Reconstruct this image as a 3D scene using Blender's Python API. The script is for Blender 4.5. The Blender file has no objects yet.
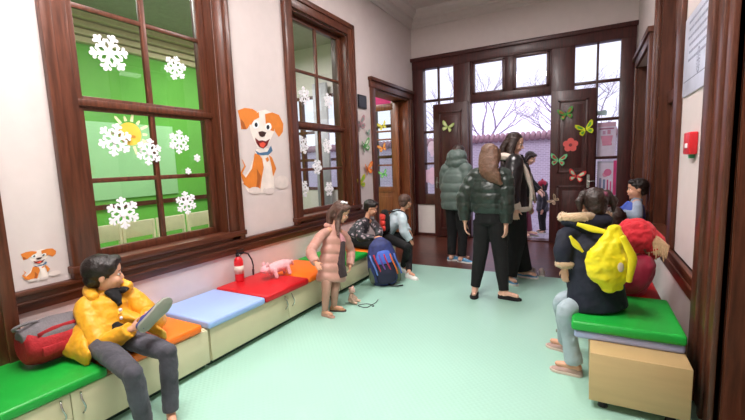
import bpy, bmesh, math, random
from mathutils import Vector as V, Matrix, Quaternion
random.seed(7)
sc = bpy.context.scene
col = sc.collection
PI = math.pi

# ------------------------------------------------------------------ camera
YAW, PITCH, ROLL, FPX, CH = 0.50127, 0.11887, -0.03748, 392.7, 1.42
_f = V((-math.sin(YAW)*math.cos(PITCH), math.cos(YAW)*math.cos(PITCH), -math.sin(PITCH)))
_r = V((math.cos(YAW), math.sin(YAW), 0)); _u = _r.cross(_f)
_c, _s = math.cos(ROLL), math.sin(ROLL)
CR, CU, CF = _c*_r+_s*_u, -_s*_r+_c*_u, _f
cd = bpy.data.cameras.new('camera'); cam = bpy.data.objects.new('camera', cd); col.objects.link(cam)
M = Matrix((CR, CU, -CF)).transposed().to_4x4(); M.translation = V((0, 0, CH))
cam.matrix_world = M
cd.sensor_width = 36; cd.lens = FPX/745*36; cd.clip_start = .02; cd.clip_end = 200
sc.camera = cam

def at(px, py, ax, v):
    """world point on the plane axis=v that the photo shows at px, py"""
    d = CR*((px-372.5)/FPX) - CU*((py-210)/FPX) + CF
    o = V((0, 0, CH)); t = (v-o['xyz'.index(ax)])/d['xyz'.index(ax)]
    return o+d*t

# ------------------------------------------------------------------ world, lights, exposure
w = bpy.data.worlds.new('world'); sc.world = w; w.use_nodes = True
bg = w.node_tree.nodes['Background']; bg.inputs[0].default_value = (.84, .79, 1.0, 1); bg.inputs[1].default_value = 1.7
sc.view_settings.view_transform = 'Standard'; sc.view_settings.look = 'None'
sc.view_settings.exposure = 0.0; sc.view_settings.gamma = 1; sc.view_settings.use_curve_mapping = False

def area(name, loc, sx, sy, power, color=(1, 1, 1), rot=(0, 0, 0)):
    l = bpy.data.lights.new(name, 'AREA'); l.shape = 'RECTANGLE'; l.size = sx; l.size_y = sy; l.energy = power; l.color = color
    o = bpy.data.objects.new(name, l); col.objects.link(o); o.location = loc; o.rotation_euler = rot
    return o
LAMPS = [(-1.0, 1.1, 3.85), (-1.9, 1.1, 3.85), (-1.2, 4.4, 3.85)]
area('room_light', (-1.0, 1.1, 3.80), .25, 1.3, 76, (1, .96, .93))
area('room_light', (-1.9, 1.1, 3.80), .25, 1.3, 76, (1, .96, .93))
area('room_light', (-1.2, 4.4, 3.80), .25, 1.3, 58, (1, .96, .95))
for lx, ly in ((-1.0, 1.1), (-1.9, 1.1), (-1.2, 4.4)): area('ceiling_fill', (lx, ly, 3.95), .1, 1.2, 45, (1, .96, .95), (PI, 0, 0))  # added fill above the lamp housings to brighten the ceiling
area('playroom_light', (-5.0, 2.2, 3.7), 1.6, .25, 85, (1, 1, .97))
area('playroom_light', (-5.0, 5.2, 3.7), 1.6, .25, 110, (1, 1, .97))
area('side_room_fill', (2.0, 4.5, 3.4), .8, 1.5, 15, (1, .97, .93))  # added dim fill in the unseen side room, no fixture there

# ------------------------------------------------------------------ materials
def lin(h):
    if isinstance(h, str):
        h = h.lstrip('#'); c = [int(h[i:i+2], 16)/255 for i in (0, 2, 4)]
    else: c = list(h)
    return tuple((x/12.92 if x <= .04045 else ((x+.055)/1.055)**2.4) for x in c)+(1,)
MATS = {}
def mat(name, color, rough=.6, metal=0, var=.08, vscale=12, bump=0, bscale=80, stretch=None, color2=None, coat=0, sheen=0):
    if name in MATS: return MATS[name]
    m = bpy.data.materials.new(name); m.use_nodes = True; nt = m.node_tree; N = nt.nodes; L = nt.links
    b = N['Principled BSDF']; b.inputs['Roughness'].default_value = rough; b.inputs['Metallic'].default_value = metal
    if coat: b.inputs['Coat Weight'].default_value = coat; b.inputs['Coat Roughness'].default_value = .15
    if sheen: b.inputs['Sheen Weight'].default_value = sheen
    c = lin(color)
    tc = N.new('ShaderNodeTexCoord'); mp = N.new('ShaderNodeMapping'); L.new(tc.outputs['Object'], mp.inputs[0])
    if stretch: mp.inputs['Scale'].default_value = stretch
    no = N.new('ShaderNodeTexNoise'); no.inputs['Scale'].default_value = vscale; no.inputs['Detail'].default_value = 4
    L.new(mp.outputs[0], no.inputs['Vector'])
    rp = N.new('ShaderNodeValToRGB'); L.new(no.outputs['Fac'], rp.inputs[0])
    rp.color_ramp.elements[0].position = .3; rp.color_ramp.elements[1].position = .7
    if color2: rp.color_ramp.elements[0].color = lin(color2); rp.color_ramp.elements[1].color = c
    else:
        rp.color_ramp.elements[0].color = tuple(x*(1-var) for x in c[:3])+(1,)
        rp.color_ramp.elements[1].color = tuple(min(1, x*(1+var)) for x in c[:3])+(1,)
    L.new(rp.outputs[0], b.inputs['Base Color'])
    if bump:
        n2 = N.new('ShaderNodeTexNoise'); n2.inputs['Scale'].default_value = bscale; L.new(mp.outputs[0], n2.inputs['Vector'])
        bp = N.new('ShaderNodeBump'); bp.inputs['Strength'].default_value = bump; bp.inputs['Distance'].default_value = .01
        L.new(n2.outputs['Fac'], bp.inputs['Height']); L.new(bp.outputs[0], b.inputs['Normal'])
    MATS[name] = m
    return m
def wood(name, c1, c2, stretch, rough=.35, coat=.3):
    return mat(name, c1, rough, color2=c2, vscale=5, stretch=stretch, coat=coat, bump=.12, bscale=9)
wall_m = mat('wall_paint', '#d5c8c6', .75, var=.02, bump=.03, bscale=40)
ceil_m = mat('ceiling_paint', '#cfc4c2', .8, var=.02)
wv = wood('dark_wood_vertical', '#673623', '#44200f', (9, 9, .8), .4, .15)
wh = wood('dark_wood_horizontal', '#61321f', '#401e0f', (9, .8, 9), .4, .15)
wx = wood('dark_wood_crosswise', '#4a2019', '#331310', (.8, 9, 9))
wd = wood('door_wood', '#4e1d1a', '#300f0e', (9, 9, .8), .42, .08)
wl = wood('warm_door_wood', '#8a4a2a', '#64301b', (9, 9, .8))
black = mat('black_plastic', '#17151a', .4)
cream = mat('cream_laminate', '#d9cfac', .4, var=.03, vscale=3)
plyw = mat('birch_laminate', '#c6a878', .42, var=.05, vscale=3, stretch=(1, 1, 8))
steel = mat('brushed_steel', '#b8b8b5', .25, 1)
white_m = mat('white_paper', '#f2eef2', .7, var=.02)
def vinyl(n, c): return mat('vinyl_'+n, c, .42, var=.03, vscale=4, bump=.05, bscale=25)
v_green, v_orange, v_blue, v_red = vinyl('green', '#149a33'), vinyl('orange', '#ff7612'), vinyl('blue', '#9db8ee'), vinyl('red', '#c8101c')
skin = mat('skin', '#d9a184', .5, var=.04, vscale=20)
skin2 = mat('pale_skin', '#e2b29b', .5, var=.04, vscale=20)
lipm = mat('lips', '#b5615a', .45)
eyew = mat('eye_white', '#efeae6', .3); iris = mat('iris', '#23150f', .2)

def glass_mat():
    m = bpy.data.materials.new('window_glass'); m.use_nodes = True; nt = m.node_tree; N = nt.nodes
    N.remove(N['Principled BSDF']); out = N['Material Output']
    t = N.new('ShaderNodeBsdfTransparent'); t.inputs[0].default_value = (.93, .96, .94, 1)
    g = N.new('ShaderNodeBsdfGlossy'); g.inputs['Roughness'].default_value = .01
    lw = N.new('ShaderNodeLayerWeight'); pw = N.new('ShaderNodeMath'); pw.operation = 'POWER'; pw.inputs[1].default_value = 4; nt.links.new(lw.outputs['Facing'], pw.inputs[0]); lw.inputs[0].default_value = .5
    f = N.new('ShaderNodeMath'); f.operation = 'MULTIPLY_ADD'; f.inputs[1].default_value = .5; f.inputs[2].default_value = .035; nt.links.new(pw.outputs[0], f.inputs[0])
    x = N.new('ShaderNodeMixShader'); nt.links.new(f.outputs[0], x.inputs[0]); nt.links.new(t.outputs[0], x.inputs[1]); nt.links.new(g.outputs[0], x.inputs[2])
    nt.links.new(x.outputs[0], out.inputs[0]); return m
glass = glass_mat()
def emit(name, c, s):
    m = bpy.data.materials.new(name); m.use_nodes = True; b = m.node_tree.nodes['Principled BSDF']
    b.inputs['Base Color'].default_value = lin(c); b.inputs['Emission Color'].default_value = lin(c); b.inputs['Emission Strength'].default_value = s
    return m

def mat_floor():
    m = bpy.data.materials.new('foam_mat'); m.use_nodes = True; nt = m.node_tree; N = nt.nodes; L = nt.links; b = N['Principled BSDF']
    tc = N.new('ShaderNodeTexCoord'); no = N.new('ShaderNodeTexNoise'); no.inputs['Scale'].default_value = 1.2; L.new(tc.outputs['Object'], no.inputs['Vector'])
    rp = N.new('ShaderNodeValToRGB'); L.new(no.outputs['Fac'], rp.inputs[0])
    rp.color_ramp.elements[0].color = lin('#a3d0be'); rp.color_ramp.elements[1].color = lin('#acd7c7'); L.new(rp.outputs[0], b.inputs['Base Color'])
    b.inputs['Roughness'].default_value = .42
    h = None
    for rot in (.785, -.785):
        mp = N.new('ShaderNodeMapping'); mp.inputs['Rotation'].default_value = (0, 0, rot); L.new(tc.outputs['Object'], mp.inputs[0])
        wv_ = N.new('ShaderNodeTexWave'); wv_.inputs['Scale'].default_value = 11; L.new(mp.outputs[0], wv_.inputs['Vector'])
        if h is None: h = wv_
        else:
            mu = N.new('ShaderNodeMath'); mu.operation = 'MULTIPLY'; L.new(h.outputs['Fac'], mu.inputs[0]); L.new(wv_.outputs['Fac'], mu.inputs[1])
    bp = N.new('ShaderNodeBump'); bp.inputs['Strength'].default_value = .22; bp.inputs['Distance'].default_value = .004
    L.new(mu.outputs[0], bp.inputs['Height']); L.new(bp.outputs[0], b.inputs['Normal'])
    return m
def brick_mat(name, c1, c2, mortar, scale, bw=.5, rh=.25, rough=.8, mort=.02, axis=None):
    m = bpy.data.materials.new(name); m.use_nodes = True; nt = m.node_tree; N = nt.nodes; L = nt.links; b = N['Principled BSDF']
    tc = N.new('ShaderNodeTexCoord'); mp = N.new('ShaderNodeMapping'); L.new(tc.outputs['Object'], mp.inputs[0])
    if axis: mp.inputs['Rotation'].default_value = axis
    br = N.new('ShaderNodeTexBrick'); L.new(mp.outputs[0], br.inputs['Vector'])
    br.inputs['Color1'].default_value = lin(c1); br.inputs['Color2'].default_value = lin(c2); br.inputs['Mortar'].default_value = lin(mortar)
    br.inputs['Scale'].default_value = scale; br.inputs['Brick Width'].default_value = bw; br.inputs['Row Height'].default_value = rh; br.inputs['Mortar Size'].default_value = mort
    L.new(br.outputs['Color'], b.inputs['Base Color']); b.inputs['Roughness'].default_value = rough
    return m

# ------------------------------------------------------------------ mesh helpers
def tag(o, label=None, cat=None, group=None, kind=None):
    if label: o['label'] = label
    if cat: o['category'] = cat
    if group: o['group'] = group
    if kind: o['kind'] = kind
    return o
def worigin(o):
    p = V((0, 0, 0))
    while o is not None: p = p+o.location; o = o.parent
    return p
def thing(name, loc, label=None, cat=None, group=None, kind=None):
    o = bpy.data.objects.new(name, None); o.empty_display_size = .1; col.objects.link(o); o.location = loc
    return tag(o, label, cat, group, kind)
def copy_tree(o, parent=None):
    c = o.copy(); col.objects.link(c)
    if parent: c.parent = parent
    for ch in [x for x in o.children]: copy_tree(ch, c)
    return c
def basis(f, up=(0, 0, 1)):
    f = V(f).normalized(); l = V(up).cross(f)
    if l.length < 1e-4: l = V((1, 0, 0)).cross(f)
    l.normalize(); return f, l, f.cross(l)

class MB:
    def __init__(s): s.v = []; s.f = []; s.mi = []; s.sm = []; s.cur = 0
    def add(s, vs, fs, smooth=True):
        n = len(s.v); s.v += [V(p) for p in vs]
        for f in fs: s.f.append([i+n for i in f]); s.mi.append(s.cur); s.sm.append(smooth)
        return s
    def box(s, a, b, R=None, c=None):
        x0, y0, z0 = a; x1, y1, z1 = b
        vs = [V((x, y, z)) for z in (z0, z1) for y in (y0, y1) for x in (x0, x1)]
        if R is not None: c = V(c); vs = [c+R@p for p in vs]
        return s.add(vs, [(0, 2, 3, 1), (4, 5, 7, 6), (0, 1, 5, 4), (1, 3, 7, 5), (3, 2, 6, 7), (2, 0, 4, 6)], False)
    def ell(s, c, r, R=None, nu=16, nv=10):
        c = V(c); r = (r, r, r) if isinstance(r, (int, float)) else r
        vs = []; fs = []
        for j in range(nv+1):
            t = PI*j/nv
            for i in range(nu):
                a = 2*PI*i/nu; p = V((r[0]*math.sin(t)*math.cos(a), r[1]*math.sin(t)*math.sin(a), r[2]*math.cos(t)))
                vs.append(c+(R@p if R is not None else p))
        for j in range(nv):
            for i in range(nu):
                k = (i+1) % nu; fs.append((j*nu+i, (j+1)*nu+i, (j+1)*nu+k, j*nu+k))
        return s.add(vs, fs)
    def loft(s, pts, ra, rb=None, side=None, n=18, cap=True, round_ends=0):
        """sweep an ellipse; ra along side, rb across"""
        pts = [V(p) for p in pts]; rb = rb or ra
        if not hasattr(ra, '__len__'): ra = [ra]*len(pts)
        if not hasattr(rb, '__len__'): rb = [rb]*len(pts)
        ra = list(ra); rb = list(rb)
        if round_ends:
            d0 = (pts[0]-pts[1]).normalized(); d1 = (pts[-1]-pts[-2]).normalized()
            P0 = []; A0 = []; B0 = []
            for k in (4, 3, 2, 1):
                a = k/4*PI/2*.92; P0.append(pts[0]+d0*min(ra[0], rb[0])*math.sin(a)*round_ends); A0.append(ra[0]*math.cos(a)); B0.append(rb[0]*math.cos(a))
            P1 = []; A1 = []; B1 = []
            for k in (1, 2, 3, 4):
                a = k/4*PI/2*.92; P1.append(pts[-1]+d1*min(ra[-1], rb[-1])*math.sin(a)*round_ends); A1.append(ra[-1]*math.cos(a)); B1.append(rb[-1]*math.cos(a))
            pts = P0+pts+P1; ra = A0+ra+A1; rb = B0+rb+B1
        side = V(side) if side is not None else None
        vs = []; fs = []; prev = None
        for i, p in enumerate(pts):
            d = (pts[min(i+1, len(pts)-1)]-pts[max(i-1, 0)])
            d = d.normalized() if d.length > 1e-9 else V((0, 0, 1))
            ref = side if side is not None else (prev if prev is not None else (V((1, 0, 0)) if abs(d.x) < .9 else V((0, 1, 0))))
            x = ref-d*ref.dot(d)
            if x.length < 1e-5: x = V((0, 1, 0))-d*d.y
            x.normalize(); y = d.cross(x); prev = x
            for k in range(n):
                a = 2*PI*k/n; vs.append(p+x*ra[i]*math.cos(a)+y*rb[i]*math.sin(a))
        m = len(pts)
        for i in range(m-1):
            for k in range(n):
                q = (k+1) % n; fs.append((i*n+k, i*n+q, (i+1)*n+q, (i+1)*n+k))
        if cap: fs.append(tuple(reversed(range(n)))); fs.append(tuple((m-1)*n+k for k in range(n)))
        return s.add(vs, fs)
    def cap(s, p, q, r0, r1=None, n=14): return s.loft([p, q], [r0, r0 if r1 is None else r1], n=n, round_ends=1)
    def tube(s, pts, r, n=10): return s.loft(pts, r, n=n)
    def poly(s, pts, nrm, th):
        """flat polygon with thickness th along nrm (pts lie on the back plane)"""
        nrm = V(nrm); k = len(pts); pts = [V(p) for p in pts]
        vs = pts+[p+nrm*th for p in pts]
        fs = [tuple(range(k)), tuple(reversed(range(k, 2*k)))]+[(i, i+k, (i+1) % k+k, (i+1) % k) for i in range(k)]
        return s.add(vs, fs, False)
    def build(s, name, m, parent=None, voxel=0, smooth=0, bevel=0, disp=None, origin=None, recalc=True, sub=0, seg=2):
        me = bpy.data.meshes.new(name); o = worigin(parent) if parent is not None else (V(origin) if origin is not None else V((0, 0, 0)))
        if parent is None and origin is None:
            xs = [p.x for p in s.v]; ys = [p.y for p in s.v]; o = V(((min(xs)+max(xs))/2, (min(ys)+max(ys))/2, min(p.z for p in s.v)))
        me.from_pydata([p-o for p in s.v], [], s.f)
        for i, pl in enumerate(me.polygons): pl.use_smooth = s.sm[i]; pl.material_index = s.mi[i]
        if recalc:
            bm = bmesh.new(); bm.from_mesh(me); bmesh.ops.recalc_face_normals(bm, faces=bm.faces); bm.to_mesh(me); bm.free()
        for mm in (m if isinstance(m, (list, tuple)) else [m]): me.materials.append(mm)
        ob = bpy.data.objects.new(name, me); col.objects.link(ob)
        if voxel or bevel or sub:
            if voxel:
                r = ob.modifiers.new('r', 'REMESH'); r.mode = 'VOXEL'; r.voxel_size = voxel; r.use_smooth_shade = True
            if smooth:
                q = ob.modifiers.new('s', 'SMOOTH'); q.factor = .5; q.iterations = smooth
            if disp:
                tx = bpy.data.textures.new(name, 'CLOUDS'); tx.noise_scale = disp[1]
                d = ob.modifiers.new('d', 'DISPLACE'); d.texture = tx; d.strength = disp[0]; d.mid_level = .5; d.texture_coords = 'LOCAL'
            if bevel:
                b = ob.modifiers.new('b', 'BEVEL'); b.width = bevel; b.segments = seg; b.limit_method = 'ANGLE'; b.angle_limit = .6
            if sub:
                b = ob.modifiers.new('u', 'SUBSURF'); b.levels = sub; b.render_levels = sub
            bpy.context.view_layer.update()
            new = bpy.data.meshes.new_from_object(ob.evaluated_get(bpy.context.evaluated_depsgraph_get()))
            ob.modifiers.clear(); ob.data = new
            if bevel:
                for pl in new.polygons: pl.use_smooth = True
                try: new.set_sharp_from_angle(angle=.5)
                except Exception: pass
        if parent is not None: ob.parent = parent
        else: ob.location = o
        return ob
def fr(R3):  # matrix from three column vectors
    return Matrix(R3).transposed()

def struct(name, mb, m, parent=None, **k):
    o = mb.build(name, m, parent, **k)
    if parent is None: o['kind'] = 'structure'
    return o

# ================================================================== ROOM
XL, XR, YF, YN, ZC = -2.92, .60, 7.05, -1.8, 4.10
TH = .25
def walled(axis, a, b, u0, u1, z0, z1, holes):
    """slab between a and b on axis, spanning u0..u1, z0..z1, minus holes (u0,u1,z0,z1)"""
    mb = MB(); us = sorted({u0, u1, *[h[0] for h in holes], *[h[1] for h in holes]}); zs = sorted({z0, z1, *[h[2] for h in holes], *[h[3] for h in holes]})
    for i in range(len(us)-1):
        for j in range(len(zs)-1):
            cu, cz = (us[i]+us[i+1])/2, (zs[j]+zs[j+1])/2
            if any(h[0] < cu < h[1] and h[2] < cz < h[3] for h in holes): continue
            if axis == 'x': mb.box((a, us[i], zs[j]), (b, us[i+1], zs[j+1]))
            else: mb.box((us[i], a, zs[j]), (us[i+1], b, zs[j+1]))
    return mb
W1 = (1.38, 2.53, .82, 3.16); W2 = (3.60, 4.76, .82, 3.16)
D1 = (5.50, 6.86, 0, 2.56); D0 = (-.2, .78, 0, 3.16)
struct('wall_left', walled('x', XL-TH, XL, YN, YF, 0, ZC, [W1, W2, D1, D0]), wall_m)
RW = (3.80, 4.82, .69, 3.16); RD = (5.50, 6.86, 0, 2.62); RN = (1.2, 2.36, 0, 3.16)
struct('wall_right', walled('x', XR, XR+TH, YN, YF, 0, ZC, [RW, RD, RN]), wall_m)
struct('wall_far', walled('y', YF, YF+TH, -7.2, 3.2, 0, ZC, [(-2.88, .56, 0, 3.28), (-6.2, -3.3, .9, 2.9)]), wall_m)
struct('wall_near', MB().box((XL-TH, YN-.2, 0), (XR+TH, YN, ZC)), wall_m)
fl = MB().box((-7.2, -2, -.12), (3.2, YF+TH, 0))
par = brick_mat('parquet', '#5a2c20', '#43201a', '#2a130f', 5, bw=1.2, rh=.18, rough=.3, mort=.006)
struct('floor', fl, par)
struct('ceiling', MB().box((XL-TH, YN-.2, ZC), (XR+TH, YF+TH, ZC+.15)), ceil_m)
# stepped cornice
prof = [(0, 3.83), (.02, 3.83), (.035, 3.86), (.035, 3.89), (.07, 3.93), (.10, 3.95), (.10, 3.98), (.17, 4.03), (.19, 4.05), (.19, 4.10), (0, 4.10)]
def cornice(name, p0, p1, inn):
    mb = MB(); p0, p1, inn = V(p0), V(p1), V(inn); n = len(prof)
    vs = [p+inn*a+V((0, 0, z)) for p in (p0, p1) for a, z in prof]
    mb.add(vs, [tuple(range(n)), tuple(range(n, 2*n))]+[(i, (i+1) % n, (i+1) % n+n, i+n) for i in range(n)], False)
    return struct(name, mb, ceil_m)
cornice('trim_1', (XL, YN, 0), (XL, YF, 0), (1, 0, 0))
cornice('trim_2', (XL, YF, 0), (XR, YF, 0), (0, -1, 0))
cornice('trim_3', (XR, YF, 0), (XR, YN, 0), (-1, 0, 0))
# chair rails along both walls
def rail(name, x, s, y0, y1, z0, z1, m=wh):
    mb = MB(); h = z1-z0
    mb.box((min(x, x+s*.022), y0, z0), (max(x, x+s*.022), y1, z1)); mb.box((min(x, x+s*.045), y0, z1-.03), (max(x, x+s*.045), y1, z1))
    mb.box((min(x, x+s*.032), y0, z0+h*.36), (max(x, x+s*.032), y1, z0+h*.5))
    return struct(name, mb, m, bevel=.006)
rail('trim_4', XL, 1, .92, 5.36, .615, .75)
rail('trim_5', XR, -1, 2.79, 5.38, .50, .68)
bb = MB().box((XL, 6.99, 0), (XL+.02, YF, .1)); struct('baseboard_left', bb, wv)

# ------------------------------------------------ windows of the left wall
def sash_window(name, o, side, xw):
    """o = opening (y0,y1,z0,z1); side=-1 for the left wall (goes to -x), xw = wall face"""
    y0, y1, z0, z1 = o; s = side; e = thing(name, (xw, (y0+y1)/2, z0)); e['kind'] = 'structure'
    def bx(mb, xa, xb, ya, yb, za, zb): mb.box((min(xa, xb), ya, za), (max(xa, xb), yb, zb))
    c = MB(); p = -s*.035
    bx(c, xw, xw+p, y0-.14, y0, .75, z1+.14); bx(c, xw, xw+p, y1, y1+.14, .75, z1+.14); bx(c, xw, xw+p*.98, y0, y1, z1, z1+.14)
    bx(c, xw, xw+p*1.5, y0-.15, y0-.09, .75, z1+.15); bx(c, xw, xw+p*1.5, y1+.09, y1+.15, .75, z1+.15); bx(c, xw, xw+p*1.5, y0-.15, y1+.15, z1+.09, z1+.15)
    c.build('casing', wv, e, bevel=.006)
    l = MB(); d = s*.24
    bx(l, xw, xw+d, y0-.001, y0+.02, z0, z1); bx(l, xw, xw+d, y1-.02, y1+.001, z0, z1); bx(l, xw, xw+d, y0, y1, z1-.02, z1)
    l.build('reveal_lining', wv, e)
    si = MB(); bx(si, xw+d, xw+p*1.9, y0-.16, y1+.16, z0-.035, z0+.012); bx(si, xw, xw+p, y0-.14, y1+.14, .745, z0-.035)
    si.build('window_sill', wh, e, bevel=.006)
    a, b = xw+s*.085, xw+s*.13
    f = MB(); ya, yb = y0+.02, y1-.02; st = .07; ym = (ya+yb)/2
    bx(f, a, b, ya, ya+st, z0, z1); bx(f, a, b, yb-st, yb, z0, z1); bx(f, a, b, ya+st, yb-st, z0+.012, z0+.07); bx(f, a, b, ya+st, yb-st, z1-.07, z1-.02)
    bx(f, a, b, ya+st, yb-st, 1.85, 1.945)
    bx(f, a+.02*-s, b, ya, yb, 1.875, 1.92)
    for z in (1.37, 2.535): bx(f, a-s*-.008, b-s*.008, ya+st, yb-st, z-.017, z+.017)
    bx(f, a-s*-.006, b-s*.006, ym-.02, ym+.02, z0+.06, z1-.06)
    f.build('sash', wv, e, bevel=.004)
    g = MB(); bx(g, xw+s*.105, xw+s*.109, ya+st-.01, yb-st+.01, z0+.05, z1-.05); g.build('glass', glass, e)
    return e
sash_window('window_1', W1, -1, XL); sash_window('window_2', W2, -1, XL)
# dark door casing at the left edge of view, with a closed door leaf
e = thing('door_1', (XL, .3, 0)); e['kind'] = 'structure'
c = MB().box((XL, .78, 0), (XL+.04, .92, 3.3)).box((XL, .86, 0), (XL+.055, .93, 3.3)).box((XL, -.34, 0), (XL+.04, -.2, 3.3)).box((XL, -.34, 3.16), (XL+.04, .92, 3.3)); c.build('casing', wv, e, bevel=.006)
c = MB().box((XL-.12, -.2, 0), (XL-.06, .78, 3.16)); 
for z0, z1 in ((.2, 1.0), (1.15, 2.1), (2.3, 3.0)):
    for y0, y1 in ((-.1, .25), (.35, .7)): c.box((XL-.07, y0, z0), (XL-.045, y1, z1))
c.build('door_leaf', wd, e, bevel=.006)

# ------------------------------------------------ left doorway with an open glazed leaf
e = thing('door_2', (XL, 6.2, 0)); e['kind'] = 'structure'
c = MB(); y0, y1, z1 = D1[0], D1[1], D1[3]
c.box((XL, y0-.13, 0), (XL+.035, y0, z1+.12)).box((XL, y1, 0), (XL+.035, y1+.12, z1+.12)).box((XL, y0-.15, z1), (XL+.04, y1+.14, z1+.12)).box((XL, y0-.17, z1+.1), (XL+.07, y1+.15, z1+.15))
c.build('casing', wv, e, bevel=.006)
c = MB().box((XL-TH-.02, y0-.001, 0), (XL, y0+.03, z1)).box((XL-TH-.02, y1-.03, 0), (XL, y1+.001, z1)).box((XL-TH-.02, y0, z1-.03), (XL, y1, z1)).box((XL-TH-.04, y1-.16, 0), (XL-TH+.03, y1-.03, z1))
c.build('reveal_lining', wl, e, bevel=.004)
lf = MB(); LY = 6.72; xa, xb = -3.64, -3.07
def lb(x0, x1, z0, z1, d=.022): lf.box((x0, LY-d, z0), (x1, LY+d, z1))
lb(xa, xa+.10, .02, 2.5); lb(xb-.10, xb, .02, 2.5); lb(xa+.1, xb-.1, 2.38, 2.5); lb(xa+.1, xb-.1, .86, .96); lb(xa+.1, xb-.1, .02, .2); lb(xa+.1, xb-.1, .2, .86, .012); lb(xa+.17, xb-.17, .28, .78, .018)
for z in (1.37, 1.85, 2.0): lb(xa+.1, xb-.1, z-.015, z+.015, .018)
L_ = lf.build('door_leaf', wl, e, bevel=.004)
MB().box((xa+.09, LY-.002, .95), (xb-.09, LY+.002, 2.39)).build('glass', glass, L_)
MB().cap((xa+.05, LY-.06, 1.05), (xa+.14, LY-.06, 1.05), .01).cap((xa+.05, LY-.06, 1.05), (xa+.05, LY-.02, 1.05), .01).build('door_handle', steel, L_)

# ------------------------------------------------ entrance: timber screen with open double doors
e = thing('door_3', (-1.16, YF, 0)); e['kind'] = 'structure'
F0, F1 = YF-.03, YF+.12
c = MB()
def fb(x0, x1, z0, z1, a=F0, b=F1): c.box((x0, a, z0), (x1, b, z1))
fb(-2.90, -2.69, .6, 3.28); fb(-2.12, -1.82, 0, 3.28); fb(-.53, -.20, 0, 3.28); fb(.40, .585, 0, 3.28)
fb(-2.90, .585, 3.09, 3.28, F0-.01); fb(-2.93, .6, 3.24, 3.30, F0-.04)
fb(-1.82, -.53, 2.40, 2.53); fb(-1.24, -1.10, 2.53, 3.1); fb(-1.82, -1.78, 2.5, 3.1, YF, F1-.01); fb(-.57, -.53, 2.5, 3.1, YF, F1-.01)
fb(-2.69, -2.12, .60, .80); fb(-.20, .40, 0, .78)
fb(-2.90, -2.85, 0, .6)
for (x0, x1, xm) in ((-2.69, -2.12, -2.41), (-.20, .40, .105)):
    fb(xm-.016, xm+.016, .8, 3.1, YF+.01, YF+.07)
    for z in (1.37, 1.955, 2.52): fb(x0, x1, z-.022, z+.022, YF+.012, YF+.068)
c.build('door_frame', wd, e, bevel=.005)
g = MB().box((-2.70, YF+.035, .79), (-2.11, YF+.039, 3.1)).box((-.21, YF+.035, .77), (.41, YF+.039, 3.1)).box((-1.8, YF+.035, 2.52), (-1.23, YF+.039, 3.1)).box((-1.11, YF+.035, 2.52), (-.55, YF+.039, 3.1))
g.build('glass', glass, e)
for xm0, xm1 in ((-1.79, -1.24), (-1.11, -.56)):   # transom casements
    t = MB(); t.box((xm0, YF-.02, 2.53), (xm0+.045, YF+.05, 3.08)).box((xm1-.045, YF-.02, 2.53), (xm1, YF+.05, 3.08)).box((xm0, YF-.02, 2.53), (xm1, YF+.05, 2.57)).box((xm0, YF-.02, 3.05), (xm1, YF+.05, 3.1))
    t.build('transom_sash', wd, e, bevel=.004)
struct('wall_panel', MB().box((-2.86, YF-.005, .03), (-2.12, YF+.1, .6)), wall_m)['kind'] = 'structure'
bpy.data.objects['wall_panel'].name = 'wall_far_lower'
struct('baseboard_far', MB().box((-2.9, YF-.02, 0), (-2.12, YF, .05)), wd)
def leaf(x0, x1, hx):
    lf = MB(); Y0, Y1 = YF-.13, YF-.08
    lf.box((x0, Y0, .02), (x1, Y1, 2.42))
    m = (x0+x1)/2
    for z0, z1 in ((.15, .95), (1.15, 2.28)):
        t = .035
        for q in ((x0+.1, x1-.1, z0, z0+t), (x0+.1, x1-.1, z1-t, z1), (x0+.1, x0+.1+t, z0, z1), (x1-.1-t, x1-.1, z0, z1)):
            lf.box((q[0], Y0-.015, q[2]), (q[1], Y0, q[3]))
        lf.box((x0+.18, Y0-.008, z0+.08), (x1-.18, Y0, z1-.08))
    o = lf.build('door_leaf', wd, e, bevel=.005)
    MB().cap((hx, Y0-.05, 1.02), (hx+.09, Y0-.05, 1.02), .009).cap((hx, Y0-.05, 1.02), (hx, Y0, 1.02), .009).box((hx-.02, Y0-.006, .92), (hx+.02, Y0, 1.12)).build('door_handle', steel, o)
leaf(-2.47, -1.84, -2.42); leaf(-.52, .10, 0.02)
MB().box((-1.82, YF-.02, 0), (-.53, YF+.2, .02)).build('threshold', wx, e)

# ------------------------------------------------ right wall: window recess, doors, post
e = thing('window_3', (XR, 4.3, .8)); e['kind'] = 'structure'
y0, y1, z0, z1 = RW
c = MB().box((XR-.035, y0-.14, .68), (XR, y0, 3.3)).box((XR-.035, y1, .68), (XR, y1+.13, 3.3)).box((XR-.035, y0, z1), (XR, y1, 3.3)).box((XR-.05, y1+.07, .68), (XR, y1+.13, 3.3)); c.build('casing', wv, e, bevel=.005)
c = MB().box((XR, y0-.001, z0), (XR+TH, y0+.02, z1)).box((XR, y1-.02, z0), (XR+TH, y1+.001, z1)).box((XR-.03, y0, z0-.02), (XR+TH, y1, z0+.015)); c.build('reveal_lining', wv, e)
c = MB().box((XR+.10, y0+.02, z0), (XR+.15, y1-.02, 1.95)).box((XR+.07, y0+.02, 1.88), (XR+.16, y1-.02, 1.99)); ym = (y0+y1)/2
for a, b in ((y0+.1, ym-.05), (ym+.05, y1-.1)): c.box((XR+.085, a, 1.0), (XR+.11, b, 1.8))
for a in (y0+.02, ym-.03, y1-.09): c.box((XR+.1, a, 1.95), (XR+.15, a+.07, z1))
c.box((XR+.1, y0, 2.5), (XR+.15, y1, 2.56)).box((XR+.1, y0, z1-.07), (XR+.15, y1, z1)); c.build('sash', wv, e, bevel=.005)
MB().box((XR+.122, y0+.03, 1.97), (XR+.126, y1-.03, z1-.03)).build('glass', glass, e)
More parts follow.
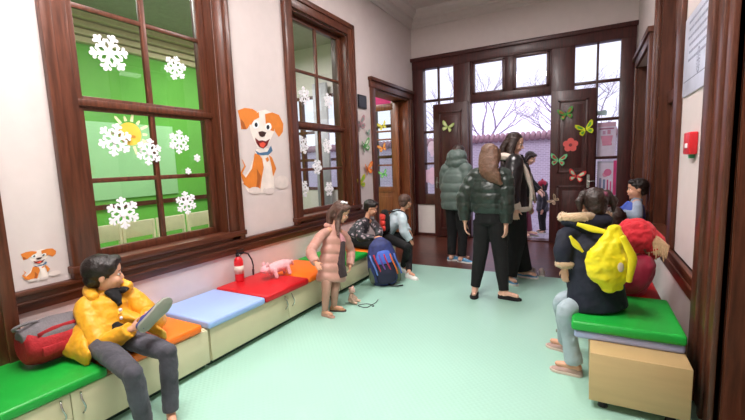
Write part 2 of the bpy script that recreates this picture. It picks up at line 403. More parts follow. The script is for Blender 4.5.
e = thing('door_4', (XR, 6.2, 0)); e['kind'] = 'structure'
y0, y1, z0, z1 = RD
c = MB().box((XR-.035, y0-.12, 0), (XR, y0, z1+.12)).box((XR-.035, y1, 0), (XR, y1+.12, z1+.12)).box((XR-.035, y0, z1), (XR, y1, z1+.12)).box((XR-.06, y0-.14, z1+.1), (XR, y1+.14, z1+.16)); c.build('casing', wv, e, bevel=.005)
c = MB().box((XR, y0, 0), (XR+TH, y0+.03, z1)).box((XR, y1-.03, 0), (XR+TH, y1, z1)); c.build('reveal_lining', wv, e)
c = MB().box((XR+.14, y0, 0), (XR+.19, y1, z1))
for a, b in ((y0+.1, 6.12), (6.24, y1-.1)):
    for za, zb in ((.2, 1.0), (1.15, 2.4)): c.box((XR+.12, a, za), (XR+.15, b, zb))
o = c.build('door_leaf', wl, e, bevel=.005)
e = thing('door_5', (XR, 1.8, 0)); e['kind'] = 'structure'
c = MB().box((XR-.035, 2.36, 0), (XR, 2.79, 3.4)).box((XR-.055, 2.68, 0), (XR, 2.80, 3.4)).box((XR-.05, 2.50, 0), (XR, 2.56, 3.4)).box((XR-.05, 2.36, 0), (XR, 2.43, 3.4)).box((XR-.035, 1.0, 0), (XR, 1.2, 3.4)).box((XR-.035, 1.0, 3.16), (XR, 2.79, 3.4)); c.build('casing', wv, e, bevel=.008)
MB().box((XR-.001, 2.33, 0), (XR+TH, 2.361, 3.16)).box((XR-.001, 1.199, 0), (XR+TH, 1.23, 3.16)).build('reveal_lining', wv, e)
c = MB().box((XR+.1, 1.2, 0), (XR+.16, 2.36, 3.16))
for a, b in ((1.3, 1.72), (1.84, 2.26)):
    for za, zb in ((.2, 1.0), (1.15, 2.1), (2.25, 3.0)): c.box((XR+.08, a, za), (XR+.11, b, zb))
c.build('door_leaf', wd, e, bevel=.006)

# ------------------------------------------------ ceiling lamps (visible in reflections)
lampm = emit('lamp_tube', '#fff6ee', 9)
def tube_lamp(x, y, z, label, along='y', L=1.3, parts=True):
    e = thing('ceiling_lamp', (x, y, z), label, 'lamp', 'tube lamps')
    h = MB(); d = (.07, L/2) if along == 'y' else (L/2, .07)
    h.box((x-d[0], y-d[1], z+.03), (x+d[0], y+d[1], z+.08)); q = (.01, .3) if along == 'y' else (.3, .01)
    for k in (-1, 1):
        ax, ay = x+k*q[0]*(1 if along == 'x' else 0), y+k*q[1]*(1 if along == 'y' else 0)
        h.box((ax-.006, ay-.006, z+.08), (ax+.006, ay+.006, ZC if x > XL else 3.9))
    h.build('housing', white_m, e, bevel=.004)
    for k in (-.035, .035):
        t = MB(); a = (x+k, y-d[1]+.03, z+.015) if along == 'y' else (x-d[0]+.03, y+k, z+.015); b = (x+k, y+d[1]-.03, z+.015) if along == 'y' else (x+d[0]-.03, y+k, z+.015)
        t.cap(a, b, .014); t.build('lamp_tube', lampm, e)
for p, l in zip(LAMPS, ('twin tube ceiling lamp near the front of the hall on the right', 'twin tube ceiling lamp near the front of the hall beside the window wall', 'twin tube ceiling lamp in front of the entrance doors')): tube_lamp(*p, l)
tube_lamp(-5.0, 2.2, 3.75, 'tube lamp of the green room seen through the nearer window', 'x', 1.6)
tube_lamp(-5.0, 5.2, 3.75, 'tube lamp of the green room seen through the farther window', 'x', 1.6)
# wooden ceiling hatch
hp = [at(409, 1, 'z', ZC), at(414, 6, 'z', ZC), at(436, 0, 'z', ZC)]
o = MB().box((-1.75, 4.6, ZC-.05), (-.9, 5.55, ZC)).box((-1.68, 4.67, ZC-.065), (-.97, 5.48, ZC-.045)).build('ceiling_panel', wx, bevel=.008)
tag(o, 'dark wooden square panel fixed to the white ceiling', 'ceiling panel')

# ================================================================== NEXT ROOM (green playroom)
gwall = mat('green_paint', '#68b545', .7, var=.06, vscale=2)
gpale = mat('pale_green_reflection', '#a5dba0', .7, var=.04, vscale=3)  # reflected light put into a pale green colour
struct('wall_playroom', MB().box((-7.2, -1.8, 0), (-7.0, YF, 3.95)), gwall)
struct('wall_playroom_near', MB().box((-7.0, -1.8, 0), (XL-TH, -1.6, 3.95)), gwall)
struct('ceiling_playroom', MB().box((-7.2, -1.8, 3.9), (XL-TH, YF, 4.05)), mat('grey_ceiling', '#a9a49c', .8))
bm_ = MB()
for k, (a, z) in enumerate(((.10, 3.45), (.16, 3.55), (.24, 3.65), (.34, 3.75))): bm_.box((-7.0, -1.6, z), (-7.0+a, YF, z+.08))
struct('trim_6', bm_, mat('cornice_beige', '#cfc49c', .7))
fp = MB().box((-7.0, -1.6, 0), (XL-TH, YF, .008)); struct('floor_playroom', fp, mat('pale_floor', '#9aa88c', .5))
for (a, b, z0, z1, l) in ((.4, 2.3, .98, 2.25, 'large pale green painted reflection on the green wall behind the nearer window'), (2.55, 4.9, .98, 2.25, 'pale green painted reflection farther right on the green wall of the next room')):
    tag(MB().box((-7.0, a, z0), (-6.97, b, z1)).build('reflection_panel', gpale, bevel=.004), l, 'painted reflection')  # reflections built as flat pale panels on the wall
# rail of wood and row of small chairs
struct('trim_7', MB().box((-7.0, -1.6, .82), (-6.96, YF, .90)), wh)
cf = mat('chair_birch', '#f0e4c4', .5, var=.05)
cg = mat('chair_green', '#3d9a3a', .45)
def kid_chair(loc, rz, label):
    e = thing('nursery_chair', (0, 0, 0), label, 'chair', 'small nursery chairs in the next room')
    MB().box((-.16, -.15, .29), (.16, .16, .31)).build('seat', cg, e, bevel=.006)
    for x in (-.155, .155):
        MB().box((x-.014, -.15, 0), (x+.014, -.12, .58)).build('leg', cf, e, bevel=.003)
        MB().box((x-.014, .12, 0), (x+.014, .15, .30)).build('leg', cf, e, bevel=.003)
    MB().box((-.142, -.148, .45), (.142, -.128, .58)).build('backrest', cf, e, bevel=.006)
    for a in (((-.145, -.14, .10), (.145, -.12, .14)), ((-.145, -.14, .235), (.145, -.12, .285)), ((-.145, .125, .235), (.145, .145, .285))): MB().box(*a).build('rail', cf, e, bevel=.003)
    e.location = loc; e.rotation_euler = (0, 0, rz); return e
k0 = None
rowlab = {0: 'front row behind window', 1: 'rear row behind window'}
ordn = ['first', 'second', 'third', 'fourth', 'fifth', 'sixth', 'seventh', 'eighth']
for row, (x, ys, n, s) in enumerate(((-4.2, 1.85, 7, .385), (-4.8, 1.9, 8, .405))):
    for i in range(n):
        lab = 'pale wood nursery chair, green seat, %s from left, %s' % (ordn[i], rowlab[row])
        if k0 is None: k0 = kid_chair((0, 0, 0), 0, lab); c = k0
        else: c = copy_tree(k0); c['label'] = lab
        c.location = (x, ys+i*s, .008); c.rotation_euler = (0, 0, PI/2+.06*math.sin(i*2.1)); c.scale = ((1.08, 1.1, 1.08), (1.12, 1.2, 1.45))[row]
# far window of that room: frame, curtains
e = thing('window_4', (-4.95, YF, .9)); e['kind'] = 'structure'
f = MB()
for x in (-6.2, -5.6, -4.98, -4.35, -3.78, -3.38): f.box((x, YF-.02, .9), (x+.08, YF+.08, 2.9))
for z in (.88, 1.5, 2.1, 2.84): f.box((-6.2, YF-.015, z), (-3.3, YF+.07, z+.06))
f.build('sash', wv, e, bevel=.004); MB().box((-6.2, YF+.03, .9), (-3.3, YF+.034, 2.9)).build('glass', glass, e)
def curtain(x0, x1, m, label):
    n = 60; vs = []; fs = []
    for j, z in enumerate((.01, 3.1)):
        for i in range(n+1):
            x = x0+(x1-x0)*i/n; y = YF-.16+.035*math.sin(i*1.3)*(1+.3*j)
            vs.append((x, y, z))
    vs += [(v[0], v[1]-.006, v[2]) for v in vs]
    N2 = 2*(n+1)
    for i in range(n):
        fs.append((i, i+1, n+2+i, n+1+i)); fs.append((N2+i+1, N2+i, N2+n+1+i, N2+n+2+i)); fs.append((i, N2+i, N2+i+1, i+1)); fs.append((n+1+i, n+2+i, N2+n+2+i, N2+n+1+i))
    fs.append((0, n+1, N2+n+1, N2)); fs.append((n, N2+n, N2+2*n+1, 2*n+1))
    tag(MB().add(vs, fs).build('curtain', m), label, 'curtain', 'curtains of the next room')
cur = mat('curtain_green', '#2f9b34', .8, sheen=.3)
curw = mat('curtain_grey', '#b9b4ba', .8)
curtain(-6.75, -6.1, cur, 'bright green curtain seen through the farther window')
curtain(-5.1, -4.75, curw, 'pale grey curtain beside the green one beyond the farther window')
# a few toys/storage in that room seen through window 2
o = MB().box((-6.3, 5.3, 0), (-5.7, 6.3, .55)).box((-6.32, 5.28, .55), (-5.68, 6.32, .60)); tag(o.build('toy_chest', mat('toy_red', '#d0323a', .5), bevel=.02), 'red storage chest in the next room behind the farther window', 'chest')
tag(MB().box((XL-TH-1.2, YF-.06, 2.45), (XL-TH-.15, YF-.04, 3.05)).build('wall_banner', mat('pink_paper', '#d83a80', .7), bevel=.003), 'pink banner hanging high beyond the glazed side door', 'banner')
# side room behind the right wall
struct('wall_side_room', MB().box((3.0, -1.8, 0), (3.2, YF, 4.1)), wall_m)
struct('ceiling_side_room', MB().box((XR+TH, -1.8, 4.1), (3.2, YF, 4.2)), ceil_m)

# ================================================================== OUTSIDE
struct('ground', MB().box((-25, YF+TH, -.25), (25, 60, -.06)), brick_mat('stone_paving', '#a9a1b0', '#958d9c', '#7d7786', 2.2, bw=.6, rh=.4))
bw = brick_mat('garden_brick', '#bfb0c2', '#cdbfcd', '#dfd6e3', 3.2, bw=.42, rh=.16, mort=.03, axis=(PI/2, 0, 0))
gw = thing('garden_wall', (0, 12.2, -.1), 'pale brick garden wall with a row of roof tiles on top, outside the door', 'wall')
MB().box((-14, 12.0, -.1), (12, 12.3, 1.93)).build('brick_body', bw, gw)
tm = mat('clay_tile', '#a8848c', .8, var=.15)
t = MB()
for i in range(170):
    x = -12+i*.14
    t.loft([(x, 11.86, 1.94), (x, 12.15, 2.10)], [.075, .06], n=8); t.loft([(x, 12.44, 1.94), (x, 12.15, 2.10)], [.075, .06], n=8)
o = t.build('coping_tiles', tm, gw); o['kind'] = 'stuff'
bark = mat('glare_paled_bark', '#b5a8c0', .9)  # bark paled so its colour carries the glare of the sky
def tree(x, y, h, seed, label):
    rnd = random.Random(seed); mb = MB()
    def grow(p, d, L, r, lv):
        q = p+d*L*.5+V((rnd.uniform(-.06, .06), rnd.uniform(-.06, .06), 0))*L; e_ = q+(d+V((rnd.uniform(-.2, .2), rnd.uniform(-.2, .2), .12))).normalized()*L*.5
        mb.loft([p, q, e_], [r, r*.8, r*.62], n=5 if lv < 3 else 3, cap=False)
        if lv >= 6: return
        for k in range(rnd.choice((2, 3, 3))):
            a = rnd.uniform(0, 2*PI); t_ = rnd.uniform(.35, .85)
            nd = (d+V((math.cos(a), math.sin(a), rnd.uniform(-.1, .3)))*t_).normalized()
            grow(e_ if k else q, nd, L*rnd.uniform(.62, .82), r*.6, lv+1)
    grow(V((x, y, -.1)), V((0, 0, 1)), h*.3, .10, 0)
    tag(mb.build('bare_tree', bark), label, 'tree', 'bare trees behind the garden wall')
tree(-3.6, 15.5, 5.5, 1, 'leafless tree on the left behind the garden wall'); tree(-.9, 20.5, 6.2, 5, 'leafless tree behind the garden wall, near the middle of the doorway')
tree(.6, 18.2, 5.6, 9, 'leafless low tree behind the garden wall on the right'); tree(-6.2, 17, 6.0, 12, 'leafless tree far left behind the garden wall')
tree(-5.6, 14.6, 3.4, 22, 'leafless shrub-like tree close behind the garden wall on the left')
#PART2
# ================================================================== FLOOR MAT AND BENCHES
fm = mat_floor()
MZ = .012
p = [at(410, 263.8, 'z', MZ), at(561, 279, 'z', MZ)]
o = MB().box((XL, YN, 0), (XR, 4.92, MZ)).build('floor_mat', fm, bevel=.003); tag(o, 'mint green foam play mat covering the hall floor', 'mat')
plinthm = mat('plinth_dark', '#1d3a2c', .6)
def bench_unit(ya, yb, label, grp):
    e = thing('bench_cabinet', (-2.6, (ya+yb)/2, MZ), label, 'bench', grp)
    MB().box((XL+.005, ya, MZ+.045), (-2.332, yb, .305)).build('body', cream, e, bevel=.004)
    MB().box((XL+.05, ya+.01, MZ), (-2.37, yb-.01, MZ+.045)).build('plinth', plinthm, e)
    ym = (ya+yb)/2
    for a, b, hy in ((ya+.004, ym-.002, ym-.045), (ym+.002, yb-.004, ym+.045)):
        d = MB().box((-2.332, a, MZ+.05), (-2.312, b, .30)).build('door', cream, e, bevel=.003)
        hd = MB(); pts = []
        for i in range(9):
            t = i/8; pts.append((-2.312+.028*math.sin(PI*t)+.002, hy+.006*math.sin(2*PI*t), .165+.12*t))
        hd.tube(pts, .0045, 8); hd.build('handle', steel, d)
g = 'cream bench cabinets along the window wall'
bench_unit(.06, 1.750, 'cream bench cabinet nearest the camera, under the yellow jacket boy', g)
bench_unit(1.762, 3.43, 'cream bench cabinet in the middle, under the blue and red cushions', g)
bench_unit(3.442, 4.85, 'cream bench cabinet at the far end, behind the big backpack', g)
def cushion(x0, x1, y0, y1, z0, z1, m, label, grp, rz=0):
    mb = MB(); c = V(((x0+x1)/2, (y0+y1)/2, z0)); a, b, h = (x1-x0)/2, (y1-y0)/2, z1-z0
    n = 14; vs = []; fs = []
    R = Matrix.Rotation(rz, 3, 'Z')
    mb.box((-a, -b, 0), (a, b, h), R, c)
    o = mb.build('seat_cushion', m, bevel=min(.018, h*.35), origin=c, seg=4); return tag(o, label, 'cushion', grp)
gc = 'vinyl seat cushions on the window bench'
cushion(-2.9, -2.295, .28, 1.085, .305, .36, v_green, 'green vinyl seat cushion nearest the camera, under the red duffel bag', gc)
cushion(-2.9, -2.30, 1.12, 1.70, .305, .362, v_orange, 'orange vinyl seat cushion partly under the boy in yellow', gc)
cushion(-2.9, -2.29, 1.745, 2.30, .305, .36, v_blue, 'light blue vinyl seat cushion between the orange and red ones', gc)
cushion(-2.9, -2.285, 2.31, 2.87, .305, .365, v_red, 'red vinyl seat cushion carrying the extinguisher and pink plush toy', gc)
cushion(-2.9, -2.30, 2.885, 3.44, .305, .36, v_orange, 'orange vinyl seat cushion behind the girl in pink', gc, .02)
cushion(-2.9, -2.29, 3.455, 4.03, .305, .36, v_green, 'green vinyl seat cushion between the pink girl and the big backpack', gc)
cushion(-2.9, -2.30, 4.04, 4.84, .305, .36, v_orange, 'orange vinyl seat cushion at the far bench end under two boys', gc)
# right bench
def box_bench(y0, y1, label):
    e = thing('box_bench', (.26, (y0+y1)/2, MZ), label, 'bench', 'birch box benches along the right wall')
    MB().box((.04, y0+.016, .062), (.49, y1, .338)).build('body', plyw, e, bevel=.003)
    MB().box((.04, y0, .062), (.49, y0+.016, .338)).build('end_panel', plyw, e, bevel=.003)
    for x in (.11, .42):
        for y in (y0+.06, y1-.06): MB().loft([(x, y, MZ), (x, y, .02), (x, y, .062)], [.026, .024, .016]).build('foot', black, e)
    return e
box_bench(2.36, 3.14, 'birch box bench with two stacked cushions at right front')
box_bench(3.16, 3.95, 'birch box bench behind, under the child in red')
gr = 'vinyl seat cushions on the right benches'
cushion(-.045, .49, 2.53, 3.12, .338, .388, vinyl('pale_blue', '#a9b4dd'), 'pale blue cushion lying under the green one on the right bench', gr)
cushion(-.06, .492, 2.515, 3.13, .388, .448, vinyl('bright_green', '#17a53a'), 'green vinyl cushion lying on the pale blue one at right', gr)
cushion(0.03, .49, 3.17, 3.94, .338, .39, v_red, 'red vinyl cushion under the child in the red hood', gr)

# ================================================================== WALL THINGS
redp = mat('red_plastic', '#d4202a', .35)
e = thing('fire_alarm', (XR, 3.21, 1.40), 'red fire alarm call point on the white right wall', 'alarm')
MB().box((XR-.045, 3.12, 1.40), (XR, 3.29, 1.54)).build('housing', redp, e, bevel=.008)
MB().box((XR-.05, 3.16, 1.44), (XR-.044, 3.22, 1.47)).build('glass_plate', white_m, e, bevel=.002)
MB().box((XR-.03, 3.17, 1.375), (XR-.005, 3.21, 1.40)).build('reset_key', mat('green_plastic', '#2c8b55', .4), e)
e = thing('wall_sign', (XR, 3.2, 1.81), 'pale metallic plaque with faint grey text on the right wall', 'sign')
MB().box((XR-.012, 2.82, 1.80), (XR, 3.62, 2.33)).build('plate', mat('silver_plate', '#dcdef0', .3, .15), e, bevel=.003)
tx = MB(); rnd = random.Random(3)
for r in range(6):
    y = 3.5-rnd.random()*.05; z = 2.27-r*.05
    while y > 2.95:
        wd_ = rnd.uniform(.015, .06); tx.box((XR-.0135, y-wd_, z), (XR-.012, y, z+.016)); y -= wd_+.012
o = tx.build('engraved_text', mat('grey_ink', '#9a9bb0', .5), e); o['kind'] = 'stuff'
em = MB(); 
for k in range(24):
    a = 2*PI*k/24; em.box((XR-.0138, 3.18+.035*math.cos(a)-.004, 1.98+.075*math.sin(a)-.006), (XR-.012, 3.18+.035*math.cos(a)+.004, 1.98+.075*math.sin(a)+.006))
em.box((XR-.0138, 3.155, 1.975), (XR-.012, 3.205, 1.985)).box((XR-.0138, 3.175, 1.93), (XR-.012, 3.185, 2.03)); em.build('emblem', MATS['grey_ink'], e)
MB().box((XR-.0136, 2.86, 1.895), (XR-.012, 3.58, 1.901)).build('ruled_line', MATS['grey_ink'], e)
e = thing('wall_plaque', (XL, 5.12, 2.22), 'small dark square plaque beside the far doorway', 'plaque')
MB().box((XL, 5.0, 2.22), (XL+.02, 5.24, 2.41)).build('frame', black, e, bevel=.004)
MB().box((XL+.018, 5.02, 2.24), (XL+.022, 5.22, 2.39)).build('face', mat('slate', '#2f3038', .3), e)

# paper snowflakes on the window panes
def snow_mb(R_):
    mb = MB(); t = .002
    def bar(a, c0, c1, w):
        d = V((0, math.cos(a), math.sin(a))); n = V((0, -d.z, d.y)); p, q = V(c0), V(c1)
        dd = (q-p).normalized(); nn = V((0, -dd.z, dd.y))*w/2
        mb.poly([p-nn, q-nn, q+dd*w*.3, q+nn, p+nn], (1, 0, 0), t+.00012*len(mb.f)/8)
    def disc(c, r, n=10): mb.poly([V(c)+V((0, r*math.cos(2*PI*k/n), r*math.sin(2*PI*k/n))) for k in range(n)], (1, 0, 0), t+.00012*len(mb.f)/8)
    for k in range(6):
        a = PI/3*k+.2; d = V((0, math.cos(a), math.sin(a)))
        bar(a, (0, 0, 0), d*R_*.92, R_*.18); disc(d*R_*.9, R_*.115)
        for f, l in ((.40, .30), (.68, .24)):
            for s in (-1, 1):
                b = a+s*PI/3.2; e2 = V((0, math.cos(b), math.sin(b)))
                bar(b, d*R_*f, d*R_*f+e2*R_*l, R_*.12); disc(d*R_*f+e2*R_*l, R_*.085)
    disc((0, 0, 0), R_*.24); return mb
sm = mat('snowflake_paper', '#f4f0f6', .8, var=.03)
gx = XL-.083
flakes = [(109, 53, .135, 'large white snowflake, upper left pane of the nearer window'), (175, 68, .10, 'white snowflake, upper right pane of the nearer window'), (115, 140, .12, 'white snowflake overlapping the sun sticker on its left'),
 (149, 152, .105, 'white snowflake across the muntin right of the sun sticker'), (179, 142, .10, 'white snowflake right of the sun, in the middle right pane'), (197, 158, .035, 'tiny snowflake near the right frame of the nearer window'), (188, 171, .03, 'tiny snowflake low in the middle right pane of the nearer window'),
 (123, 213, .12, 'white snowflake above the little chairs, lower left pane'), (186, 203, .10, 'white snowflake above the little chairs, lower right pane'),
 (304, 96, .11, 'snowflake in upper left pane of the farther window'), (328, 101, .10, 'snowflake in upper right pane of the farther window'), (303, 145, .11, 'snowflake in third-row left pane of the farther window'), (327, 146, .10, 'snowflake in third-row right pane of the farther window'),
 (317, 167, .10, 'snowflake on the muntin crossing of the farther window'), (303, 189, .11, 'snowflake low left in the farther window'), (329, 189, .10, 'snowflake low right in the farther window')]
for i, (px, py, r, l) in enumerate(flakes):
    P_ = at(px, py, 'x', gx); o = snow_mb(r).build('paper_snowflake', sm, origin=(0, 0, 0)); o.location = P_; o.rotation_euler = (i*1.1, 0, 0)
    tag(o, l, 'snowflake', 'paper snowflakes on the windows')
e = thing('sun_sticker', at(130, 134, 'x', XL-.095), 'yellow sun sticker with pale rays on the nearer window', 'sticker')
c0 = at(130, 134, 'x', XL-.098)
MB().poly([c0+V((0, .085*math.cos(k*PI/14), .085*math.sin(k*PI/14))) for k in range(28)], (1, 0, 0), .002).build('disc', mat('sun_yellow', '#e8bf45', .6), e)
for k in range(14):
    a = 2*PI*k/14; d = V((0, math.cos(a), math.sin(a))); n = V((0, -d.z, d.y))*.011
    MB().poly([c0+d*.095-n, c0+d*(.15 if k % 2 else .125)-n*.8, c0+d*(.16 if k % 2 else .135), c0+d*(.15 if k % 2 else .125)+n*.8, c0+d*.095+n], (1, 0, 0), .0016).build('ray', mat('ray_cream', '#e6e8b8', .6), e)
MB().poly([c0+V((.0022, .02+.02*math.cos(k*PI/6), -.02+.012*math.sin(k*PI/6))) for k in range(12)], (1, 0, 0), .001).build('face', mat('sun_orange', '#c78a2a', .6), e)

# puppy decals
dog = [('w', [(100, 95), (130, 80), (155, 75), (180, 88), (190, 130), (186, 162), (168, 200), (150, 226), (125, 222), (110, 192), (97, 155), (93, 125)]),
 ('w', [(120, 225), (165, 222), (182, 280), (188, 375), (150, 392), (90, 390), (62, 350), (95, 300)]),
 ('o', [(48, 78), (75, 68), (105, 72), (122, 84), (112, 102), (97, 128), (85, 148), (62, 150), (58, 118)]), ('d', [(60, 110), (72, 125), (82, 150), (70, 150), (60, 132)]),
 ('o', [(178, 85), (205, 95), (222, 130), (220, 160), (205, 180), (190, 158), (184, 120)]),
 ('o', [(152, 92), (178, 86), (192, 128), (186, 158), (168, 152), (155, 128)]), ('o', [(100, 98), (128, 84), (130, 105), (110, 115), (98, 135), (93, 125)]),
 ('W', [(116+13*math.cos(t*.5), 132+16*math.sin(t*.5)) for t in range(12)]), ('W', [(165+12*math.cos(t*.5), 140+15*math.sin(t*.5)) for t in range(12)]),
 ('b', [(118+6*math.cos(t*.6), 133+9*math.sin(t*.6)) for t in range(10)]), ('b', [(163+6*math.cos(t*.6), 142+9*math.sin(t*.6)) for t in range(10)]),
 ('k', [(126, 160), (141, 157), (157, 162), (150, 177), (140, 180), (131, 175)]),
 ('m', [(113, 182), (128, 194), (141, 192), (155, 196), (170, 186), (160, 212), (145, 224), (130, 218), (119, 203)]), ('t', [(130, 204), (145, 198), (155, 206), (145, 221), (133, 216)]),
 ('o', [(112, 242), (128, 246), (150, 275), (140, 330), (132, 388), (95, 378), (68, 358), (78, 335), (102, 300)]), ('d', [(120, 300), (136, 330), (128, 380), (118, 372), (122, 340)]),
 ('o', [(166, 248), (178, 258), (194, 300), (182, 330), (176, 290)]), ('o', [(82, 340), (64, 318), (78, 292), (66, 268), (62, 262), (72, 290), (56, 318), (68, 350), (84, 360)]),
 ('c', [(113, 230), (130, 240), (160, 236), (174, 212), (180, 232), (160, 252), (122, 246)]),
 ('g', [(112+24*math.cos(t*.45), 384+14*math.sin(t*.45)) for t in range(14)]), ('g', [(165+22*math.cos(t*.45), 384+14*math.sin(t*.45)) for t in range(14)]), ('g', [(214+28*math.cos(t*.45), 352+26*math.sin(t*.45)) for t in range(14)]),
 ('w', [(138, 250), (160, 248), (172, 300), (178, 372), (152, 378), (150, 320)]), ('o', [(152, 262), (162, 255), (166, 268), (158, 276)])]
dm = {'w': mat('decal_white', '#f0e4dc', .6), 'o': mat('decal_orange', '#dd7f2e', .6), 'd': mat('decal_dark_orange', '#a9571f', .6), 'W': mat('decal_eye_white', '#fbfbfb', .5), 'b': mat('decal_black', '#15202a', .5), 'k': mat('decal_nose', '#3a1d16', .5), 'm': mat('decal_mouth', '#6e1418', .5), 't': mat('decal_tongue', '#d9503c', .5), 'c': mat('decal_blue', '#4c7395', .5), 'g': mat('decal_grey', '#ddd0cb', .6)}
keys = list(dm)
def dog_decal(label, f):
    mb = MB()
    for i, (k, pts) in enumerate(dog):
        mb.cur = keys.index(k); q = [f(u, v) for u, v in pts]; q = [V((XL+.0003*(i+1), a.y, a.z)) for a in q]; mb.poly(q, (1, 0, 0), .0003)
    tag(mb.build('puppy_decal', [dm[k] for k in keys], origin=f(141, 390)), label, 'decal', 'puppy wall decals')
f2 = lambda u, v: at(225+u*80/305, 90+v*110/420, 'x', XL)
dog_decal('large orange and white puppy decal on the wall between the windows', f2)
a0, a1 = f2(45, 395), f2(243, 68)
b0, b1 = at(19, 281, 'x', XL), at(60, 238, 'x', XL)
def f1(u, v):
    p = f2(u, v); s = (b1.y-b0.y)/(a1.y-a0.y); return V((XL, b0.y+(p.y-a0.y)*s, .795+(p.z-a0.z)*s*.78))
dog_decal('small orange and white puppy decal left of the nearer window', f1)

# butterflies and flowers
def colr(c): return mat('paper_'+c.strip('#'), c, .7)
def butterfly(P_, right, nrm, s, c1, c2, label, rot=0, open_=.35, grp='paper butterflies'):
    R = Quaternion(V(nrm), rot).to_matrix(); r = R@V(right); u = R@V((0, 0, 1)); n = V(nrm); P_ = V(P_)+n*.004
    e = thing('paper_butterfly', P_, label, 'butterfly', grp)
    up = [(0, .02), (.12, .16), (.30, .34), (.46, .40), (.50, .28), (.42, .10), (.22, -.02), (0, -.03)]
    lo = [(0, -.02), (.20, -.04), (.36, -.08), (.38, -.22), (.26, -.34), (.14, -.26), (.03, -.10)]
    for sd in (-1, 1):
        for pts, nm in ((up, 'upper_wing'), (lo, 'lower_wing')):
            def T(a, b, off=0): return P_+r*(sd*a*s*math.cos(open_))+n*(a*s*math.sin(open_)+off)+u*b*s
            nn = (n*math.cos(open_)-r*sd*math.sin(open_))
            w_ = MB().poly([T(a, b) for a, b in pts], nn, .0015).build(nm, colr(c1), e)
            cx = sum(a for a, b in pts)/len(pts); cy = sum(b for a, b in pts)/len(pts)
            MB().poly([T(cx+(a-cx)*.55, cy+(b-cy)*.55)+nn*.0016 for a, b in pts], nn, .0008).build('wing_spot', colr(c2), w_)
    MB().loft([P_+u*s*.16, P_+u*s*.05, P_-u*s*.2], [s*.018, s*.03, s*.012], n=8, round_ends=1).build('body', colr('#3a3030'), e)
def B(px, py, ax, v, s, c1, c2, label, rot=0): 
    rn = {'x': ((0, 1, 0), (1, 0, 0)), 'y': ((1, 0, 0), (0, -1, 0))}[ax]; butterfly(at(px, py, ax, v), rn[0], rn[1], s, c1, c2, label, rot)
B(359.5, 124, 'x', XL, .26, '#b98a92', '#7d8a86', 'dusty pink paper butterfly, topmost on the wall by the side door', .4)
B(367, 133, 'x', XL, .12, '#6d8c80', '#a9b6a8', 'small grey green paper butterfly below the dusty pink one', .2)
B(364, 146, 'x', XL, .26, '#4f9b4a', '#d9e0cf', 'green paper butterfly in the middle of the wall by the side door', .3)
B(367, 169, 'x', XL, .26, '#e0702e', '#f0a050', 'orange paper butterfly on the wall by the side door', .2)
B(359.5, 183, 'x', XL, .26, '#b9b52e', '#7fae3d', 'yellow green paper butterfly, lowest beside the side door', .3)
for (px, py, c1, c2, l) in ((383, 126, '#d8c43c', '#e2d878', 'yellow'), (383, 148, '#e07c2c', '#f0b060', 'orange'), (384, 174, '#4fae4a', '#a4d48c', 'green')):
    butterfly(at(px, py, 'y', LY-.004), (1, 0, 0), (0, -1, 0), .2, c1, c2, l+' paper butterfly on the glass of the open side door', .3)
yd = YF-.145
B(448, 127, 'y', yd, .24, '#b9cf7a', '#e3e2b4', 'pale green paper butterfly on the left door leaf', -.3)
B(566, 114, 'y', yd, .24, '#4e9d44', '#a8643c', 'green paper butterfly, topmost on the right door leaf', .2)
B(585.5, 129, 'y', yd, .27, '#d6df26', '#5faa35', 'yellow and green paper butterfly on the right door leaf', .3)
B(558.5, 160, 'y', yd, .26, '#6fc48a', '#b8403c', 'green paper butterfly with red spots, left on the right door leaf', -.1)
B(576.5, 176, 'y', yd, .26, '#d94a45', '#bfe0c0', 'red and white paper butterfly on the right door leaf', -.2)
B(554, 200, 'y', yd, .18, '#c0a48c', '#8a7060', 'beige paper butterfly low on the right door leaf', .9)
e = thing('paper_flower', at(570.5, 145, 'y', yd), 'coral paper flower on the right door leaf', 'flower')
pc = at(570.5, 145, 'y', yd)
for k in range(5):
    a = 2*PI*k/5+.3; q = pc+V((math.cos(a)*.062, 0, math.sin(a)*.062))
    MB().poly([q+V((.048*math.cos(t), 0, .048*math.sin(t))) for t in [i*PI/8 for i in range(16)]], (0, -1, 0), .003+.0006*k).build('petal', colr('#e0605c'), e)
MB().poly([pc+V((.025*math.cos(t), -.006, .025*math.sin(t))) for t in [i*PI/6 for i in range(12)]], (0, -1, 0), .004).build('flower_centre', colr('#7a2f35'), e)

